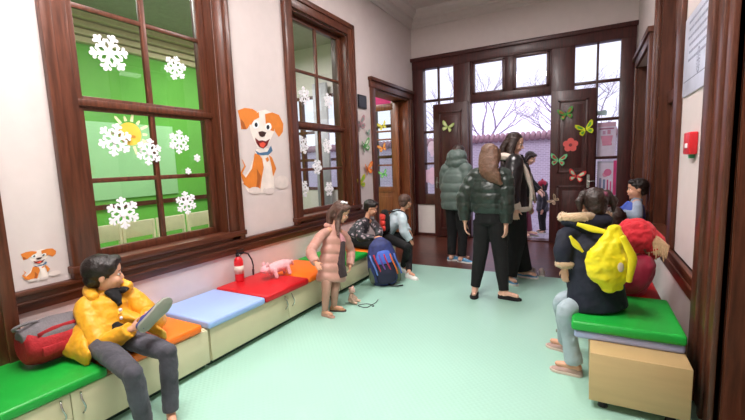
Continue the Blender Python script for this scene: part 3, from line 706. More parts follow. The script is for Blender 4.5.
# stickers and posters on the side lights
gy = YF+.034
def flat(name, pts, c, label, cat, y=gy): tag(MB().poly([(p[0], y, p[1]) for p in pts], (0, -1, 0), .002).build(name, colr(c)), label, cat)
c0 = at(432, 148, 'y', gy)
flat('balloon_sticker', [(c0.x+.085*math.cos(t)*(1 if math.sin(t) > -.4 else .55), c0.z+.13*math.sin(t)*(1 if math.sin(t) > 0 else 1.3)) for t in [i*PI/12 for i in range(24)]], '#efd3ec', 'pale pink balloon shaped sticker on the left side light', 'sticker')
c0 = at(431, 176, 'y', gy)
flat('blossom_sticker', [(c0.x+(.125+.02*math.cos(5*t))*math.cos(t), c0.z+(.15+.02*math.cos(5*t))*math.sin(t)) for t in [i*PI/20 for i in range(40)]], '#f0c6e0', 'pink scalloped sticker under the balloon sticker', 'sticker')
def poster(px0, py0, px1, py1, label, kind):
    a = at(px0, py0, 'y', gy); b = at(px1, py1, 'y', gy); e = thing('window_poster', ((a.x+b.x)/2, gy, b.z), label, 'poster')
    x0, x1, z0, z1 = a.x, b.x, b.z, a.z; W_, H_ = x1-x0, z1-z0
    MB().box((x0, gy-.002, z0), (x1, gy, z1)).build('sheet', colr('#d9cfe6'), e)
    def q(u0, v0, u1, v1, c, n, k=1): MB().box((x0+u0*W_, gy-.002-.0008*k, z0+v0*H_), (x0+u1*W_, gy-.001, z0+v1*H_)).build(n, colr(c), e)
    if kind == 0:
        q(0, .88, 1, 1, '#cda6c0', 'header'); q(.12, .80, .9, .84, '#a06088', 'stripe'); q(.3, .34, .8, .40, '#c06a90', 'bucket_base')
        MB().poly([(x0+u*W_, gy-.003, z0+v*H_) for u, v in ((.2, .62), (.85, .62), (.76, .36), (.3, .36))], (0, -1, 0), .001).build('bucket', colr('#d690b0'), e)
        q(.3, .66, .45, .76, '#b98ab0', 'figure'); q(.55, .66, .72, .78, '#c98aa8', 'figure')
    else:
        q(.84, 0, 1, 1, '#c93a78', 'side_stripe'); q(.0, .93, .84, 1, '#b9b4cc', 'header')
        for u, v, r, c in ((.55, .66, .2, '#cf6f9a'), (.42, .60, .14, '#d890b0')):
            MB().poly([(x0+(u+r*math.cos(t))*W_, gy-.003-.001*r, z0+v*H_+r*W_*1.1*math.sin(t)) for t in [i*PI/8 for i in range(16)]], (0, -1, 0), .001).build('balloon', colr(c), e)
        q(.12, .18, .24, .5, '#8a86b0', 'figure'); q(.32, .18, .44, .46, '#7080a8', 'figure'); q(.52, .12, .60, .45, '#c04a80', 'figure'); q(.68, .1, .76, .4, '#c9508a', 'figure')
poster(597.5, 123, 615, 157, 'pale poster with a pink bucket on the right side light', 0)
poster(597.5, 161, 615.5, 195, 'poster with pink balloons on the lower right side light', 1)
cl = at(601, 113, 'y', gy)
flat('cloud_sticker', [(cl.x-.02+.10*math.cos(t), cl.z+.045*math.sin(t)+.015*math.sin(3*t)) for t in [i*PI/10 for i in range(20)]], '#bcd9e0', 'pale blue sticker above the posters on the right side light', 'sticker')

# ================================================================== SMALL THINGS
# fire extinguisher on the red cushion
X0 = at(240, 281, 'z', .366); ez = .366
e = thing('fire_extinguisher', (X0.x, X0.y, ez), 'small red fire extinguisher with black hose on the red cushion', 'extinguisher')
MB().loft([X0+V((0, 0, z)) for z in (0, .008, .02, .19, .215, .235, .24)], [.036, .04, .041, .041, .034, .018, .014], n=24).build('cylinder', redp, e)
MB().loft([X0+V((0, 0, z)) for z in (.075, .15)], [.0415, .0415], n=24).build('instruction_label', mat('label_cream', '#d8cdbf', .6), e)
MB().loft([X0+V((0, 0, z)) for z in (.238, .262)], [.02, .02]).box(tuple(X0+V((-.012, -.015, .258))), tuple(X0+V((.012, .065, .272)))).build('valve', black, e)
MB().box(tuple(X0+V((-.008, -.01, .285))), tuple(X0+V((.008, .07, .295))), None).cap(X0+V((0, -.005, .27)), X0+V((0, -.005, .29)), .006).build('carrying_handle', black, e, bevel=.002)
MB().ell(X0+V((.022, 0, .25)), .011).build('gauge', steel, e)
MB().tube([X0+V(p) for p in ((0, .02, .25), (.01, .06, .26), (.02, .105, .24), (.03, .135, .18), (.035, .145, .12), (.035, .14, .07))], [.007]*6).cap(X0+V((.035, .14, .075)), X0+V((.035, .138, .03)), .011, .008).build('hose', black, e)
# pink plush on the red cushion
pm = mat('pink_plush', '#efb7bd', .95, var=.08, vscale=60, bump=.6, bscale=120, sheen=.5)
Q = at(279, 276, 'z', .366); S_ = V((.15, .99, 0)); T_ = V((.99, -.15, 0))
e = thing('plush_toy', Q, 'pale pink four-legged plush toy standing on the red cushion', 'toy')
mb = MB().loft([Q+S_*t+V((0, 0, .095+.01*math.sin(t*9))) for t in (-.12, -.08, 0, .07, .12)], [.03, .05, .055, .052, .035], n=16, round_ends=1)
mb.ell(Q+S_*-.15+V((0, 0, .10)), (.045, .045, .04))
for a in (-.08, .08):
    for b in (-.035, .04): mb.cap(Q+S_*a+T_*b+V((0, 0, .09)), Q+S_*(a+.01)+T_*(b+.015)+V((0, 0, .018)), .02, .018)
mb.build('body', pm, e, voxel=.006, smooth=3, disp=(.008, .02))
for b in (-.028, .028): MB().ell(Q+S_*-.145+T_*b+V((0, 0, .145)), (.012, .02, .026)).build('ear', pm, e)
MB().ell(Q+S_*-.195+V((0, 0, .095)), (.016, .012, .014)).build('snout', mat('plush_snout', '#e59aa4', .8), e)
MB().tube([Q+S_*.14+V((0, 0, .10)), Q+S_*.17+V((0, 0, .12)), Q+S_*.18+V((0, 0, .07))], [.012, .012, .014]).build('tail', pm, e)
# little toy and cord on the floor
Q = at(352, 303, 'z', MZ); e = thing('toy_figure', Q, 'small beige stuffed toy sitting up on the mat by the bench', 'toy')
tb = mat('beige_plush', '#cfae9a', .9, var=.12, vscale=50, bump=.4)
MB().loft([Q+V((0, 0, z)) for z in (0.01, .03, .07, .10)], [.03, .04, .03, .02]).cap(Q+V((.02, -.02, .02)), Q+V((.07, -.03, .016)), .014).cap(Q+V((.02, .02, .02)), Q+V((.06, .05, .016)), .014).cap(Q+V((0, -.02, .085)), Q+V((.035, -.04, .045)), .011).cap(Q+V((0, .02, .085)), Q+V((.035, .04, .045)), .011).build('body', tb, e, voxel=.005, smooth=2)
MB().ell(Q+V((.004, 0, .135)), (.032, .034, .032)).ell(Q+V((.03, 0, .125)), (.014, .016, .012)).ell(Q+V((0, -.03, .165)), .012).ell(Q+V((0, .03, .165)), .012).build('head', mat('toy_head', '#e0b7aa', .8), e, voxel=.005, smooth=2)
Q = at(366, 306, 'z', MZ)
tag(MB().tube([Q+V((.07*math.cos(t)*(1+.3*math.sin(2*t)), .05*math.sin(t), .004)) for t in [i*.33 for i in range(18)]]+[Q+V((.05, .12, .004)), Q+V((.03, .2, .004))], .0035, 6).build('cord', black), 'thin dark looped cord lying on the mat beside the small toy', 'cord')
# red and grey duffel on the green cushion
duf = mat('duffel_red', '#a51722', .75, var=.15, vscale=30, bump=.4, bscale=60); dg = mat('duffel_grey', '#6d686c', .8, bump=.3)
Q = V((-2.70, 1.03, .362)); e = thing('duffel_bag', Q, 'red and grey duffel bag on the green cushion behind the boy', 'bag')
MB().loft([Q+V((0, t, .118)) for t in (-.17, -.155, -.1, 0, .1, .17)], [.08, .105, .13, .135, .13, .09], [.075, .10, .115, .117, .11, .085], side=(1, 0, 0), n=24).build('body', duf, e, voxel=.01, smooth=3)
MB().loft([Q+V((0, t, .168)) for t in (-.17, -.1, 0, .1, .16)], [.06, .112, .119, .112, .07], [.045, .075, .08, .07, .05], side=(1, 0, 0), n=24).build('top_panel', dg, e, voxel=.01, smooth=3)
MB().loft([Q+V((.098, t, .205-.1*abs(t))) for t in (-.12, -.05, .05, .12)], [.012, .02, .02, .012], [.006]*4, side=(0, 0, 1)).build('red_trim', duf, e)
MB().tube([Q+V((.0+.02*math.sin(t), -.13+.06*math.cos(t), .235+.02*math.sin(t))) for t in [i*PI/7 for i in range(15)]], .008, 8).build('carry_loop', dg, e)
MB().box(tuple(Q+V((.11, -.12, .075))), tuple(Q+V((.137, .1, .13)))).build('front_pocket', duf, e, bevel=.01)
# big backpack leaning on the bench end
bk = mat('backpack_blue', '#39488c', .6, var=.25, vscale=14, bump=.2, color2='#2a2a4c'); bkd = mat('backpack_navy', '#20223c', .7, bump=.2)
Q = at(386, 284, 'z', MZ); e = thing('backpack', Q, 'big blue school backpack with red strips leaning against the bench', 'backpack')
ax = V((-.12, -.03, 1)).normalized(); sd = V((.75, .65, 0)).normalized(); nn_ = sd.cross(ax)
if nn_.dot(V((0, -1, 0))) < 0: nn_ = -nn_
MB().loft([Q+ax*t for t in (.02, .06, .2, .36, .48, .54)], [.14, .17, .185, .17, .13, .06], [.08, .105, .12, .105, .08, .04], side=sd, n=28, round_ends=.5).build('body', bk, e, voxel=.012, smooth=3)
MB().loft([Q+ax*t+nn_*.10 for t in (.06, .16, .25)], [.11, .125, .10], [.04, .05, .03], side=sd, n=20, round_ends=.8).build('front_pocket', bkd, e, voxel=.01, smooth=2)
MB().loft([Q+ax*t+nn_*(.118 if t < .35 else .10) for t in (.28, .34, .40)], [.10, .10, .07], [.02, .02, .02], side=sd, n=20, round_ends=.8).build('upper_pocket', mat('bright_blue', '#4a6ed0', .5), e)
for a, c in ((-.09, '#c62f46'), (.10, '#e8742a'), (.03, '#b9305a'), (-.135, '#6d8fe0'), (-.03, '#7a4aa8'), (.145, '#5a7ad0')):
    MB().tube([Q+ax*t+sd*(a+.03*math.sin(t*12))+nn_*(.112+.03*math.sin((t-.1)*7)) for t in (.14, .2, .26, .32, .38)], [.009]*5, 8).build('strip', colr(c), e)
for a in (-.15, .15): MB().loft([Q+ax*t+sd*a+nn_*.03 for t in (.06, .12, .2)], [.035, .04, .03], side=sd, round_ends=1).build('side_pocket', mat('mesh_pocket', '#5f6a55', .8), e)
MB().tube([Q+ax*.47+sd*.05, Q+ax*.54+sd*.03, Q+ax*.55-sd*.03, Q+ax*.47-sd*.05], [.01]*4).build('carry_loop', bkd, e)
MB().tube([Q+nn_*.05+V((0, 0, .03)), Q+nn_*.12+sd*.03+V((0, 0, .008)), Q+nn_*.16+sd*.10+V((0, 0, .006)), Q+nn_*.15+sd*.16+V((0, 0, .006))], [.008]*4).build('strap', black, e)
#PART3
# ================================================================== PEOPLE
RV, FV = V((.877, .48, 0)), V((-.48, .877, 0))     # towards the right of the view, away from it
def lerp(a, b, t): return a+(b-a)*t
def resample(pts, n, sm=2):
    pts = [V(p) for p in pts]; L = [0]
    for a, b in zip(pts, pts[1:]): L.append(L[-1]+(b-a).length)
    out = []
    for i in range(n+1):
        s = L[-1]*i/n; k = 0
        while k < len(pts)-2 and s > L[k+1]: k += 1
        out.append(lerp(pts[k], pts[k+1], (s-L[k])/max(1e-6, L[k+1]-L[k])))
    for _ in range(sm): out = [out[0]]+[(out[i-1]+out[i]*2+out[i+1])/4 for i in range(1, n)]+[out[-1]]
    return out
def prof_at(r, t):
    x = t*(len(r)-1); k = min(int(x), len(r)-2); u = x-k; u = u*u*(3-2*u); return r[k]*(1-u)+r[k+1]*u
def sweep(mb, pts, ra, rb=None, side=None, n=24, puffs=0, amp=.1, seg=20, sm=2, ends=0, ph=0):
    P_ = resample(pts, seg, sm); A = []; Bb = []
    for i in range(seg+1):
        t = i/seg; k = 1+(amp*(abs(math.sin(PI*puffs*t+ph))**.6-.75) if puffs else 0)
        A.append(prof_at(ra, t)*k); Bb.append(prof_at(rb or ra, t)*k)
    mb.loft(P_, A, Bb, side=side, n=n, round_ends=ends); return mb

def stand(x, y, f, h, w=1.0, z0=0.0, feet=.06, lean=0):
    f, l, u = basis((f[0], f[1], 0)); o = V((x, y, z0)); r = -l
    g = lambda a, b, c: o+r*a*h+f*b*h+V((0, 0, c*h))
    P = dict(f=f, pel=g(0, 0, .52), neck=g(0, lean, .825), head=g(0, .012+lean, .93), z0=z0)
    for s, k in ((1, 'R'), (-1, 'L')):
        P['sh'+k] = g(s*.105*w, lean*.9, .80); P['el'+k] = g(s*.135*w, -.01+lean*.5, .63); P['wr'+k] = g(s*.135*w, .035, .48)
        P['hip'+k] = g(s*.05*w, 0, .505); P['kn'+k] = g(s*(.05+feet)*.5*1.05, .012, .28); P['an'+k] = g(s*feet, -.01, .045); P['ft'+k] = (f+r*s*.25)
    return P
def seated(pel, neck, f, P0):
    """fill in what P0 leaves out for a seated figure"""
    f, l, u = basis((f[0], f[1], 0)); r = -l; P = dict(f=f, pel=V(pel), neck=V(neck), z0=MZ); s_ = P0.get('sw', .115); P.update(P0)
    for s, k in ((1, 'R'), (-1, 'L')):
        P.setdefault('sh'+k, V(neck)+r*s*s_-V((0, 0, .035))); P.setdefault('hip'+k, V(pel)+r*s*.055-V((0, 0, .02)))
        P.setdefault('ft'+k, f)
    return P

def hand(mb, wr, d, palm, thumb, L, curl=.5):
    """palm, four fingers and a thumb; d = direction, palm = direction the palm faces, thumb = towards the thumb"""
    d = V(d).normalized(); palm = (V(palm)-d*V(palm).dot(d)).normalized(); t = d.cross(palm); t = t if t.dot(V(thumb)) > 0 else -t
    mb.loft([wr-d*L*.08, wr+d*L*.1, wr+d*L*.3, wr+d*L*.48], [L*.14, L*.18, L*.22, L*.21], [L*.11, L*.095, L*.085, L*.07], side=t, n=12, round_ends=.6)
    for i, (o, ln) in enumerate(((.165, .42), (.055, .48), (-.055, .45), (-.16, .35))):
        p = wr+d*L*.46+t*o*L; dd = (d+t*o*.4).normalized(); r = L*.05
        for k, fr_ in enumerate((.45, .32, .28)):
            a = curl*(.5+.4*k); dd = (dd*math.cos(a)+palm*math.sin(a)).normalized(); q = p+dd*L*ln*fr_; mb.cap(p, q, r*(1-.12*k), r*(.88-.12*k), n=8); p = q
    p = wr+d*L*.14+t*L*.15; dd = (d*.75+t*.6+palm*.35).normalized()
    for k in range(2):
        q = p+dd*L*.22; mb.cap(p, q, L*(.065-.01*k), L*(.055-.01*k), n=8); p = q; dd = (dd+d*.5+palm*.2*curl).normalized()
    return mb

def head_frame(P): return basis(P.get('face', P['f']), P.get('up', (0, 0, 1)))
def body(root, P, k, hs, m, vox, curl=.5, bare=()):
    f, l, u = head_frame(P); R = fr((l, f, u)); c = P['head']; mb = MB(); rs = (P['shR']-P['shL']).normalized()
    kid = k < .8; H = lambda a, b, d: c+(l*a+f*b+u*d)*hs
    mb.ell(H(0, -.04, .12), tuple(x*hs for x in (.33, .42, .36)), R, 20, 14)
    mb.ell(H(0, .10, -.16), tuple(x*hs for x in (.265, .29, .32)), R, 20, 14); mb.ell(H(0, .25, -.40), tuple(x*hs for x in (.11, .10, .08)), R)
    mb.cap(H(0, .375, -.02 if kid else 0), H(0, .405 if kid else .455, -.12), .028*hs, (.042 if kid else .055)*hs)
    if not kid: mb.ell(H(0, .32, .08), tuple(x*hs for x in (.22, .07, .05)), R)
    else: mb.ell(H(0, .19, -.17), tuple(x*hs for x in (.27, .2, .22)), R); mb.ell(H(0, .16, .16), tuple(x*hs for x in (.26, .22, .26)), R)
    for s in (-1, 1):
        mb.ell(H(s*.335, -.03, -.05), tuple(x*hs for x in (.035, .075, .105)), R); mb.ell(H(s*.15, .26, -.15), .11*hs); mb.ell(H(s*.03, .395 if kid else .435, -.14), (.028 if kid else .035)*hs)
    mb.cap(H(-.07, .36, -.25), H(.07, .36, -.25), .035*hs)
    mb.cap(P['neck']-V((0, 0, .03*k)), lerp(P['neck'], H(0, -.06, -.2), .9), .056*k, .05*k)
    sweep(mb, [P['pel'], lerp(P['pel'], P['neck'], .45), P['neck']], [.14*k, .115*k, .15*k, .07*k], [.10*k, .085*k, .10*k, .06*k], side=rs, ends=.7)
    for s, K in ((1, 'R'), (-1, 'L')):
        mb.cap(lerp(P['neck'], P['sh'+K], .4), P['sh'+K], .06*k, .055*k); mb.cap(P['sh'+K], P['el'+K], .05*k, .04*k); mb.cap(P['el'+K], P['wr'+K], .039*k, .027*k)
        mb.cap(P['hip'+K], P['kn'+K], .082*k, .056*k)
        kn, an = P['kn'+K], P['an'+K]; mb.cap(kn, lerp(kn, an, .35), .054*k, .056*k); mb.cap(lerp(kn, an, .35), an, .056*k, .037*k)
        fd = V(P['ft'+K]).normalized(); z0 = V((0, 0, -.045*k))
        if ('foot'+K) in P: z0 = V(P['foot'+K])
        mb.cap(an, an+z0*.5-fd*.03*k, .036*k, .034*k); mb.cap(an+z0*.4, an+z0*.62+fd*.13*k, .038*k, .024*k)
        d = P.get('hd'+K, P['wr'+K]-P['el'+K]); inward = P.get('palm'+K, (P['pel']-P['wr'+K]))
        hand(mb, P['wr'+K], d, inward, P.get('thumb'+K, P['f']), P.get('hl', .18*k), P.get('curl'+K, curl))
    o = mb.build('body', m, root, voxel=vox, smooth=1)
    # eyes, brows, lips
    if P.get('facefeat', True):
        for s in (-1, 1):
            ey = MB().ell(H(s*.135, .335, .0), tuple(x*hs for x in (.05, .036, .026)), R, 12, 8).build('eye', eyew, root)
            MB().ell(H(s*.14, .363, .0), tuple(x*hs for x in (.036, .02, .033)), R, 10, 8).build('iris', iris, ey)
            MB().loft([H(s*.06, .40, .10), H(s*.13, .395, .125), H(s*.20, .34, .10)], [.010*hs]*3, n=6, round_ends=1).build('eyebrow', P.get('hairm', iris), root)
        MB().loft([H(-.085, .375, -.26), H(-.03, .405, -.25), H(0, .40, -.255), H(.03, .405, -.25), H(.085, .375, -.26)], [.006*hs, .014*hs, .013*hs, .014*hs, .006*hs], n=8, round_ends=1).build('mouth', lipm, root)
    return o
def hair(root, P, hs, m, style='short', vox=None, long=None, name='hair', bun=None, fringe=True):
    f, l, u = head_frame(P); R = fr((l, f, u)); c = P['head']; mb = MB(); H = lambda a, b, d: c+(l*a+f*b+u*d)*hs
    S = lambda *a: tuple(x*hs for x in a)
    mb.ell(H(0, -.10, .17), S(.375, .43, .375), R, 20, 14); mb.ell(H(0, -.24, -.06), S(.28, .24, .28), R)
    if fringe: mb.ell(H(.03, .19, .36), S(.27, .19, .13), R); mb.ell(H(-.2, .1, .24), S(.14, .2, .16), R); mb.ell(H(.2, .1, .24), S(.14, .2, .16), R)
    if style in ('bob', 'long'):
        for s in (-1, 1): mb.loft([H(s*.28, .02, .2), H(s*.34, -.02, -.1), H(s*.31, -.06, -.4)], S(.10, .09, .07), S(.2, .2, .14), side=f, round_ends=.6)
        mb.ell(H(0, -.24, -.2), S(.3, .2, .3), R)
    if style == 'tails':
        for s in (-1, 1):
            mb.ell(H(s*.34, -.12, .32), S(.14, .14, .14), R); mb.loft([H(s*.36, -.14, .32), H(s*.5, -.18, .12), H(s*.46, -.2, -.2)], S(.08, .12, .05), round_ends=1)
    if long:
        for path, ra, rb in long: sweep(mb, path, [x*hs for x in ra], [x*hs for x in rb], side=l, ends=.6)
    if bun: mb.ell(H(*bun[0]), S(*bun[1]), R)
    return mb.build(name, m, root, voxel=vox or hs*.035, smooth=1, disp=(hs*.05, hs*.12))
def jacket(root, P, k, m, name='jacket', hem=0.0, tr=(.19, .17, .17, .18, .085), depth=.72, puffs=0, amp=.12, sr=(.085, .078, .055), sp=0, vox=.009, hood=None, hoodm=None, cuff=None, collar=True, sleeve_end=.97, disp=None):
    rs = (P['shR']-P['shL']).normalized(); mb = MB(); up = (P['neck']-P['pel']).normalized()
    bot = P['pel']+up*hem; top = P['neck']+up*.012*k
    sweep(mb, [bot, lerp(bot, top, .5), top-up*.05*k, top], [x*k for x in tr], [x*k*depth for x in tr], side=rs, n=32, puffs=puffs, amp=amp, seg=40, sm=1)
    for K in 'RL':
        sh, el, wr = P['sh'+K], P['el'+K], P['wr'+K]; a = lerp(P['neck'], sh, .55)
        sweep(mb, [a, sh, el, lerp(el, wr, sleeve_end)], [x*k for x in (sr[0]*.9,)+tuple(sr)], n=20, puffs=sp, amp=amp, seg=30, sm=3)
    if collar: sweep(mb, [P['neck']-up*.02*k, P['neck']+up*.055*k], [.085*k, .075*k], [.075*k, .07*k], side=rs, seg=6)
    if hood == 'down':
        bk_ = -P['f']; mb.loft([P['neck']+rs*.10*k+up*.02*k, P['neck']+rs*.08*k+bk_*.08*k+up*.03*k, P['neck']+bk_*.12*k+up*.0*k, P['neck']-rs*.08*k+bk_*.08*k+up*.03*k, P['neck']-rs*.10*k+up*.02*k], [.035*k, .055*k, .075*k, .055*k, .035*k], n=14, round_ends=1)
    o = mb.build(name, m, root, voxel=vox, smooth=2, disp=disp)
    if cuff:
        for K in 'RL':
            el, wr = P['el'+K], P['wr'+K]; q = MB(); sweep(q, [lerp(el, wr, sleeve_end-.12), lerp(el, wr, sleeve_end+.04)], [sr[2]*k*1.12, sr[2]*k*1.2, sr[2]*k*1.05], seg=6, ends=.3); q.build('cuff', cuff, o)
    return o
def trousers(root, P, k, m, name='trousers', r=(.10, .085, .066, .055), end=.96, vox=.009, hip=(.155, .115), wide=None, disp=None):
    rs = (P['shR']-P['shL']).normalized(); rs = (P['hipR']-P['hipL']).normalized(); mb = MB(); up = (P['neck']-P['pel']).normalized()
    mb.loft([P['pel']+up*.12*k, P['pel']+up*.03*k, P['pel']-up*.03*k], [hip[0]*.86*k, hip[0]*k, hip[0]*.97*k], [hip[1]*.9*k, hip[1]*k, hip[1]*k], side=rs, n=24, round_ends=.4)
    for K in 'RL':
        hp, kn, an = P['hip'+K], P['kn'+K], P['an'+K]
        sweep(mb, [hp, lerp(hp, kn, .5), kn, lerp(kn, an, .5), lerp(kn, an, end)], [x*k for x in r], n=20, seg=24, sm=1)
        mb.ell(kn, r[2]*k*.98)
    return mb.build(name, m, root, voxel=vox, smooth=2, disp=disp)
def shoe(root, an, d, L, m, solem, z0=None, up=(0, 0, 1), name='shoe', laces=None, high=0, toe=1.0, drop=None):
    d = V(d); u = V(up).normalized(); f = (d-u*d.dot(u)).normalized(); l = u.cross(f)
    g = V((an.x, an.y, z0)) if z0 is not None else an-u*L*.3
    heel = g-f*L*.27; mb = MB()
    prof_ = [(0, .0), (.03, .09), (.12, .145), (.3, .15), (.5, .155), (.72, .185), (.88, .15), (.97, .08), (1, .0)]
    pts = [heel+f*L*t+l*L*w_ for t, w_ in prof_]+[heel+f*L*t-l*L*w_ for t, w_ in reversed(prof_[1:-1])]
    mb.loft([heel+f*L*.10+u*L*.12, heel+f*L*.45+u*L*.14, heel+f*L*.72+u*L*.09*toe, heel+f*L*.90+u*L*.07], [L*.13, L*.14, L*.165, L*.11], [L*.13, L*.12, L*.09*toe, L*.06], side=l, n=20, round_ends=.7)
    mb.cap(heel+f*L*.22+u*L*.14, g+f*L*.02+u*L*(.27+high), L*.14, L*.13)
    s = mb.build(name, m, root, voxel=max(.004, L*.025), smooth=1)
    MB().poly([p-u*L*.005 for p in pts], u, L*.09).build('sole', solem, s, bevel=L*.015)
    if laces:
        for i in range(4):
            q = heel+f*L*(.48+.07*i)+u*L*(.275-.035*i); MB().cap(q-l*L*.06, q+l*L*.06, L*.012, n=6).build('lace', laces, s)
    return s
def fur_roll(root, pts, r, m, name='fur_trim'):
    mb = MB(); P_ = resample(pts, 26, 2); rnd = random.Random(5)
    mb.loft(P_, [r]*len(P_), n=12, round_ends=1)
    for p in P_:
        for _ in range(7):
            d = V((rnd.gauss(0, 1), rnd.gauss(0, 1), rnd.gauss(0, 1))).normalized(); mb.loft([p+d*r*.7, p+d*r*1.25], [r*.22, r*.05], n=5)
    return mb.build(name, m, root)

def cloth(n, c, rough=.8, var=.1, bump=.35, bs=40, vs=10, sheen=.1, **kw): return mat(n, c, rough, var=var, vscale=vs, bump=bump, bscale=bs, sheen=sheen, **kw)
h_black = mat('hair_black', '#1d1310', .45, var=.3, vscale=60, bump=.5, bscale=90); h_dark = mat('hair_dark_brown', '#2e1d17', .45, var=.3, vscale=60, bump=.5, bscale=90)
h_brown = mat('hair_brown', '#5a4036', .5, var=.25, vscale=60, bump=.5, bscale=90); h_light = mat('hair_light_brown', '#6d4e3c', .5, var=.25, vscale=60, bump=.5, bscale=90)
soleg = mat('sole_grey', '#8f9184', .6); solew = mat('sole_white', '#e6e3df', .5)
blackc = cloth('black_cloth', '#0c0b0e', .9, sheen=0)

# ---- boy in the yellow jacket
yj = cloth('yellow_jacket', '#dfa015', .5, var=.06, bump=.5, bs=22); denim = cloth('grey_denim', '#43424b', .8, var=.55, bump=.3, bs=60, vs=7)
nk = V((-2.60, 1.27, .672))
P = seated((-2.55, 1.21, .452), nk, (.96, -.1), dict(sw=.125, head=V((-2.595, 1.275, .80)), face=V((.58, .80, -.04)), hairm=h_black,
  elR=at(101, 347, 'x', -2.44), wrR=at(131, 329, 'x', -2.26), elL=at(158, 322, 'x', -2.44), wrL=at(147, 314, 'x', -2.28),
  knR=at(133, 374, 'z', .405), knL=at(168, 352, 'z', .415), anR=at(146, 430, 'z', .075), anL=at(171, 413, 'z', .075), ftR=V((.8, -.45, 0)), ftL=V((.85, -.4, 0)), hl=.115,
  hdR=V((.6, .6, .25)), hdL=V((.4, -.2, -.3)), palmR=V((-.3, .5, 0)), palmL=V((.3, -.8, 0)), thumbR=(0, 0, 1), thumbL=(0, 0, 1), curlR=.8, curlL=.8))
t = thing('person', (-2.55, 1.21, .36), 'boy in yellow jacket and grey jeans sitting on the bench holding a shoe', 'person')
body(t, P, .66, .225, skin, .0045); hair(t, P, .24, h_black)
j = jacket(t, P, .66, yj, hem=-.03, tr=(.26, .225, .20, .185, .10), depth=.78, sr=(.095, .09, .07), vox=.006, disp=(.013, .05), puffs=3, amp=.05)
# coat skirts: the hem lies on the bench both sides of the thighs
q = MB(); rs = (P['shR']-P['shL']).normalized()
q.loft([P['pel']+V((0, 0, .06))+rs*.09, P['pel']+V((.02, 0, -.0))+rs*.165, P['pel']+V((.16, 0, -.055))+rs*.165], [.09, .085, .05], [.06, .035, .018], side=V((1, 0, 0)), round_ends=.6)
q.loft([P['pel']+V((0, 0, .07))-rs*.10, P['pel']+V((.10, .0, .02))-rs*.17, P['pel']+V((.24, .02, -.045))-rs*.19], [.10, .10, .07], [.06, .035, .016], side=V((1, 0, 0)), round_ends=.6)
q.build('coat_skirt', yj, j, voxel=.007, smooth=2, disp=(.015, .05))
q = MB(); sweep(q, [P['pel']+V((.135, 0, .085)), P['pel']+V((.165, .01, .03)), P['pel']+V((.16, .02, -.01))], [.02, .06, .09], [.02, .03, .03], side=V((0, 1, 0)), ends=.5); q.build('sweater', blackc, t)
q = MB(); sweep(q, [P['neck']+V((.05, .01, .03)), P['neck']+V((.095, .01, -.01)), P['neck']+V((.12, .01, -.05))], [.045, .03, .012], [.02]*3, side=V((0, 1, 0)), ends=.5); q.build('neck_lining', blackc, t)
for z in (-.075, -.125): MB().ell(P['neck']+V((.148, -.005, z)), (.008, .011, .011)).build('button', white_m, j)
q = MB(); sweep(q, [P['neck']+rs*.085+V((.03, 0, .015)), P['neck']+rs*.07+V((-.05, 0, .045)), P['neck']+V((-.09, 0, .05)), P['neck']-rs*.08+V((-.04, 0, .05)), P['neck']-rs*.10+V((.05, 0, .03))], [.034, .036, .04, .04, .036], n=14, ends=.8)
q.build('collar', yj, j, disp=(.008, .03), voxel=.006, smooth=1)
q = MB(); sweep(q, [P['neck']-rs*.055+V((.07, 0, .02)), P['neck']-rs*.11+V((.03, .01, .03))], [.03, .028], [.02, .02], ends=.8); q.build('collar_lining', blackc, j)
trousers(t, P, .66, denim, r=(.11, .09, .074, .064), vox=.007, hip=(.165, .15), disp=(.008, .04))
sn = cloth('sock_red', '#a8323a', .8)
for K in 'RL': shoe(t, P['an'+K], P['ft'+K], .17, sn if K == 'L' else sn, solew, z0=MZ, name='sock_foot')
# the shoe in his hands
up_ = V((.80, -.52, .31))+V((.43, .9, 0))*.42+V((0, 0, -.42)); dsh = V((.43, .9, 0))*.85+V((0, 0, .60))
e = thing('sneaker', at(150, 312, 'x', -2.16), 'blue and white child sneaker with grey sole held by the boy in yellow', 'shoe')
c0 = at(143, 319, 'x', -2.14); s_ = shoe(e, c0, dsh, .225, cloth('sneaker_blue', '#2b2c78', .6), soleg, up=-up_, laces=solew, high=-.06)
# ---- girl in the pink jacket
pj = cloth('pink_jacket', '#bd8b7d', .45, var=.06, bump=.4, bs=25); tights = cloth('beige_tights', '#b98f7d', .7, var=.06, bump=.1)
bf = at(332, 314, 'z', MZ)
P = dict(f=(RV*.75-FV*.65).normalized(), pel=at(332, 266, 'x', -2.15), neck=at(334, 228, 'x', -2.17), head=at(341, 212, 'x', -2.13), z0=MZ, face=V((.88, .36, -.48)), hairm=h_brown,
  shR=at(321, 235, 'x', -2.20), shL=at(345, 236, 'x', -2.12), elR=at(310, 252, 'x', -2.17), wrR=at(316, 263, 'x', -2.03), elL=at(351, 252, 'x', -2.12), wrL=at(350, 266, 'x', -2.05),
  hipR=at(327, 269, 'x', -2.15), hipL=at(337, 268, 'x', -2.14), knR=at(326, 292, 'x', -2.11), knL=at(335, 290, 'x', -2.09), anR=at(325, 311, 'z', .06), anL=at(334, 306, 'z', .06), ftR=(RV*.6-FV*.4), ftL=(RV*.9-FV*.2), hl=.11)
t = thing('person', (bf.x, bf.y, MZ), 'girl in short pink jacket, dark skirt and beige tights standing at the bench', 'person')
body(t, P, .60, .20, skin, .005)
f_, l_, u_ = head_frame(P); hd = P['head']
bkp = [hd-f_*.04+u_*.06, hd-f_*.095-u_*.05, P['neck']-P['f']*.07+V((0, 0, -.02)), P['neck']-P['f']*.075+V((0, 0, -.10))]
fl_ = [hd+f_*.0+l_*-.065+u_*.03, hd+f_*.015-l_*.075-u_*.08, P['neck']+P['f']*.07-l_*.05+V((0, 0, -.06))]
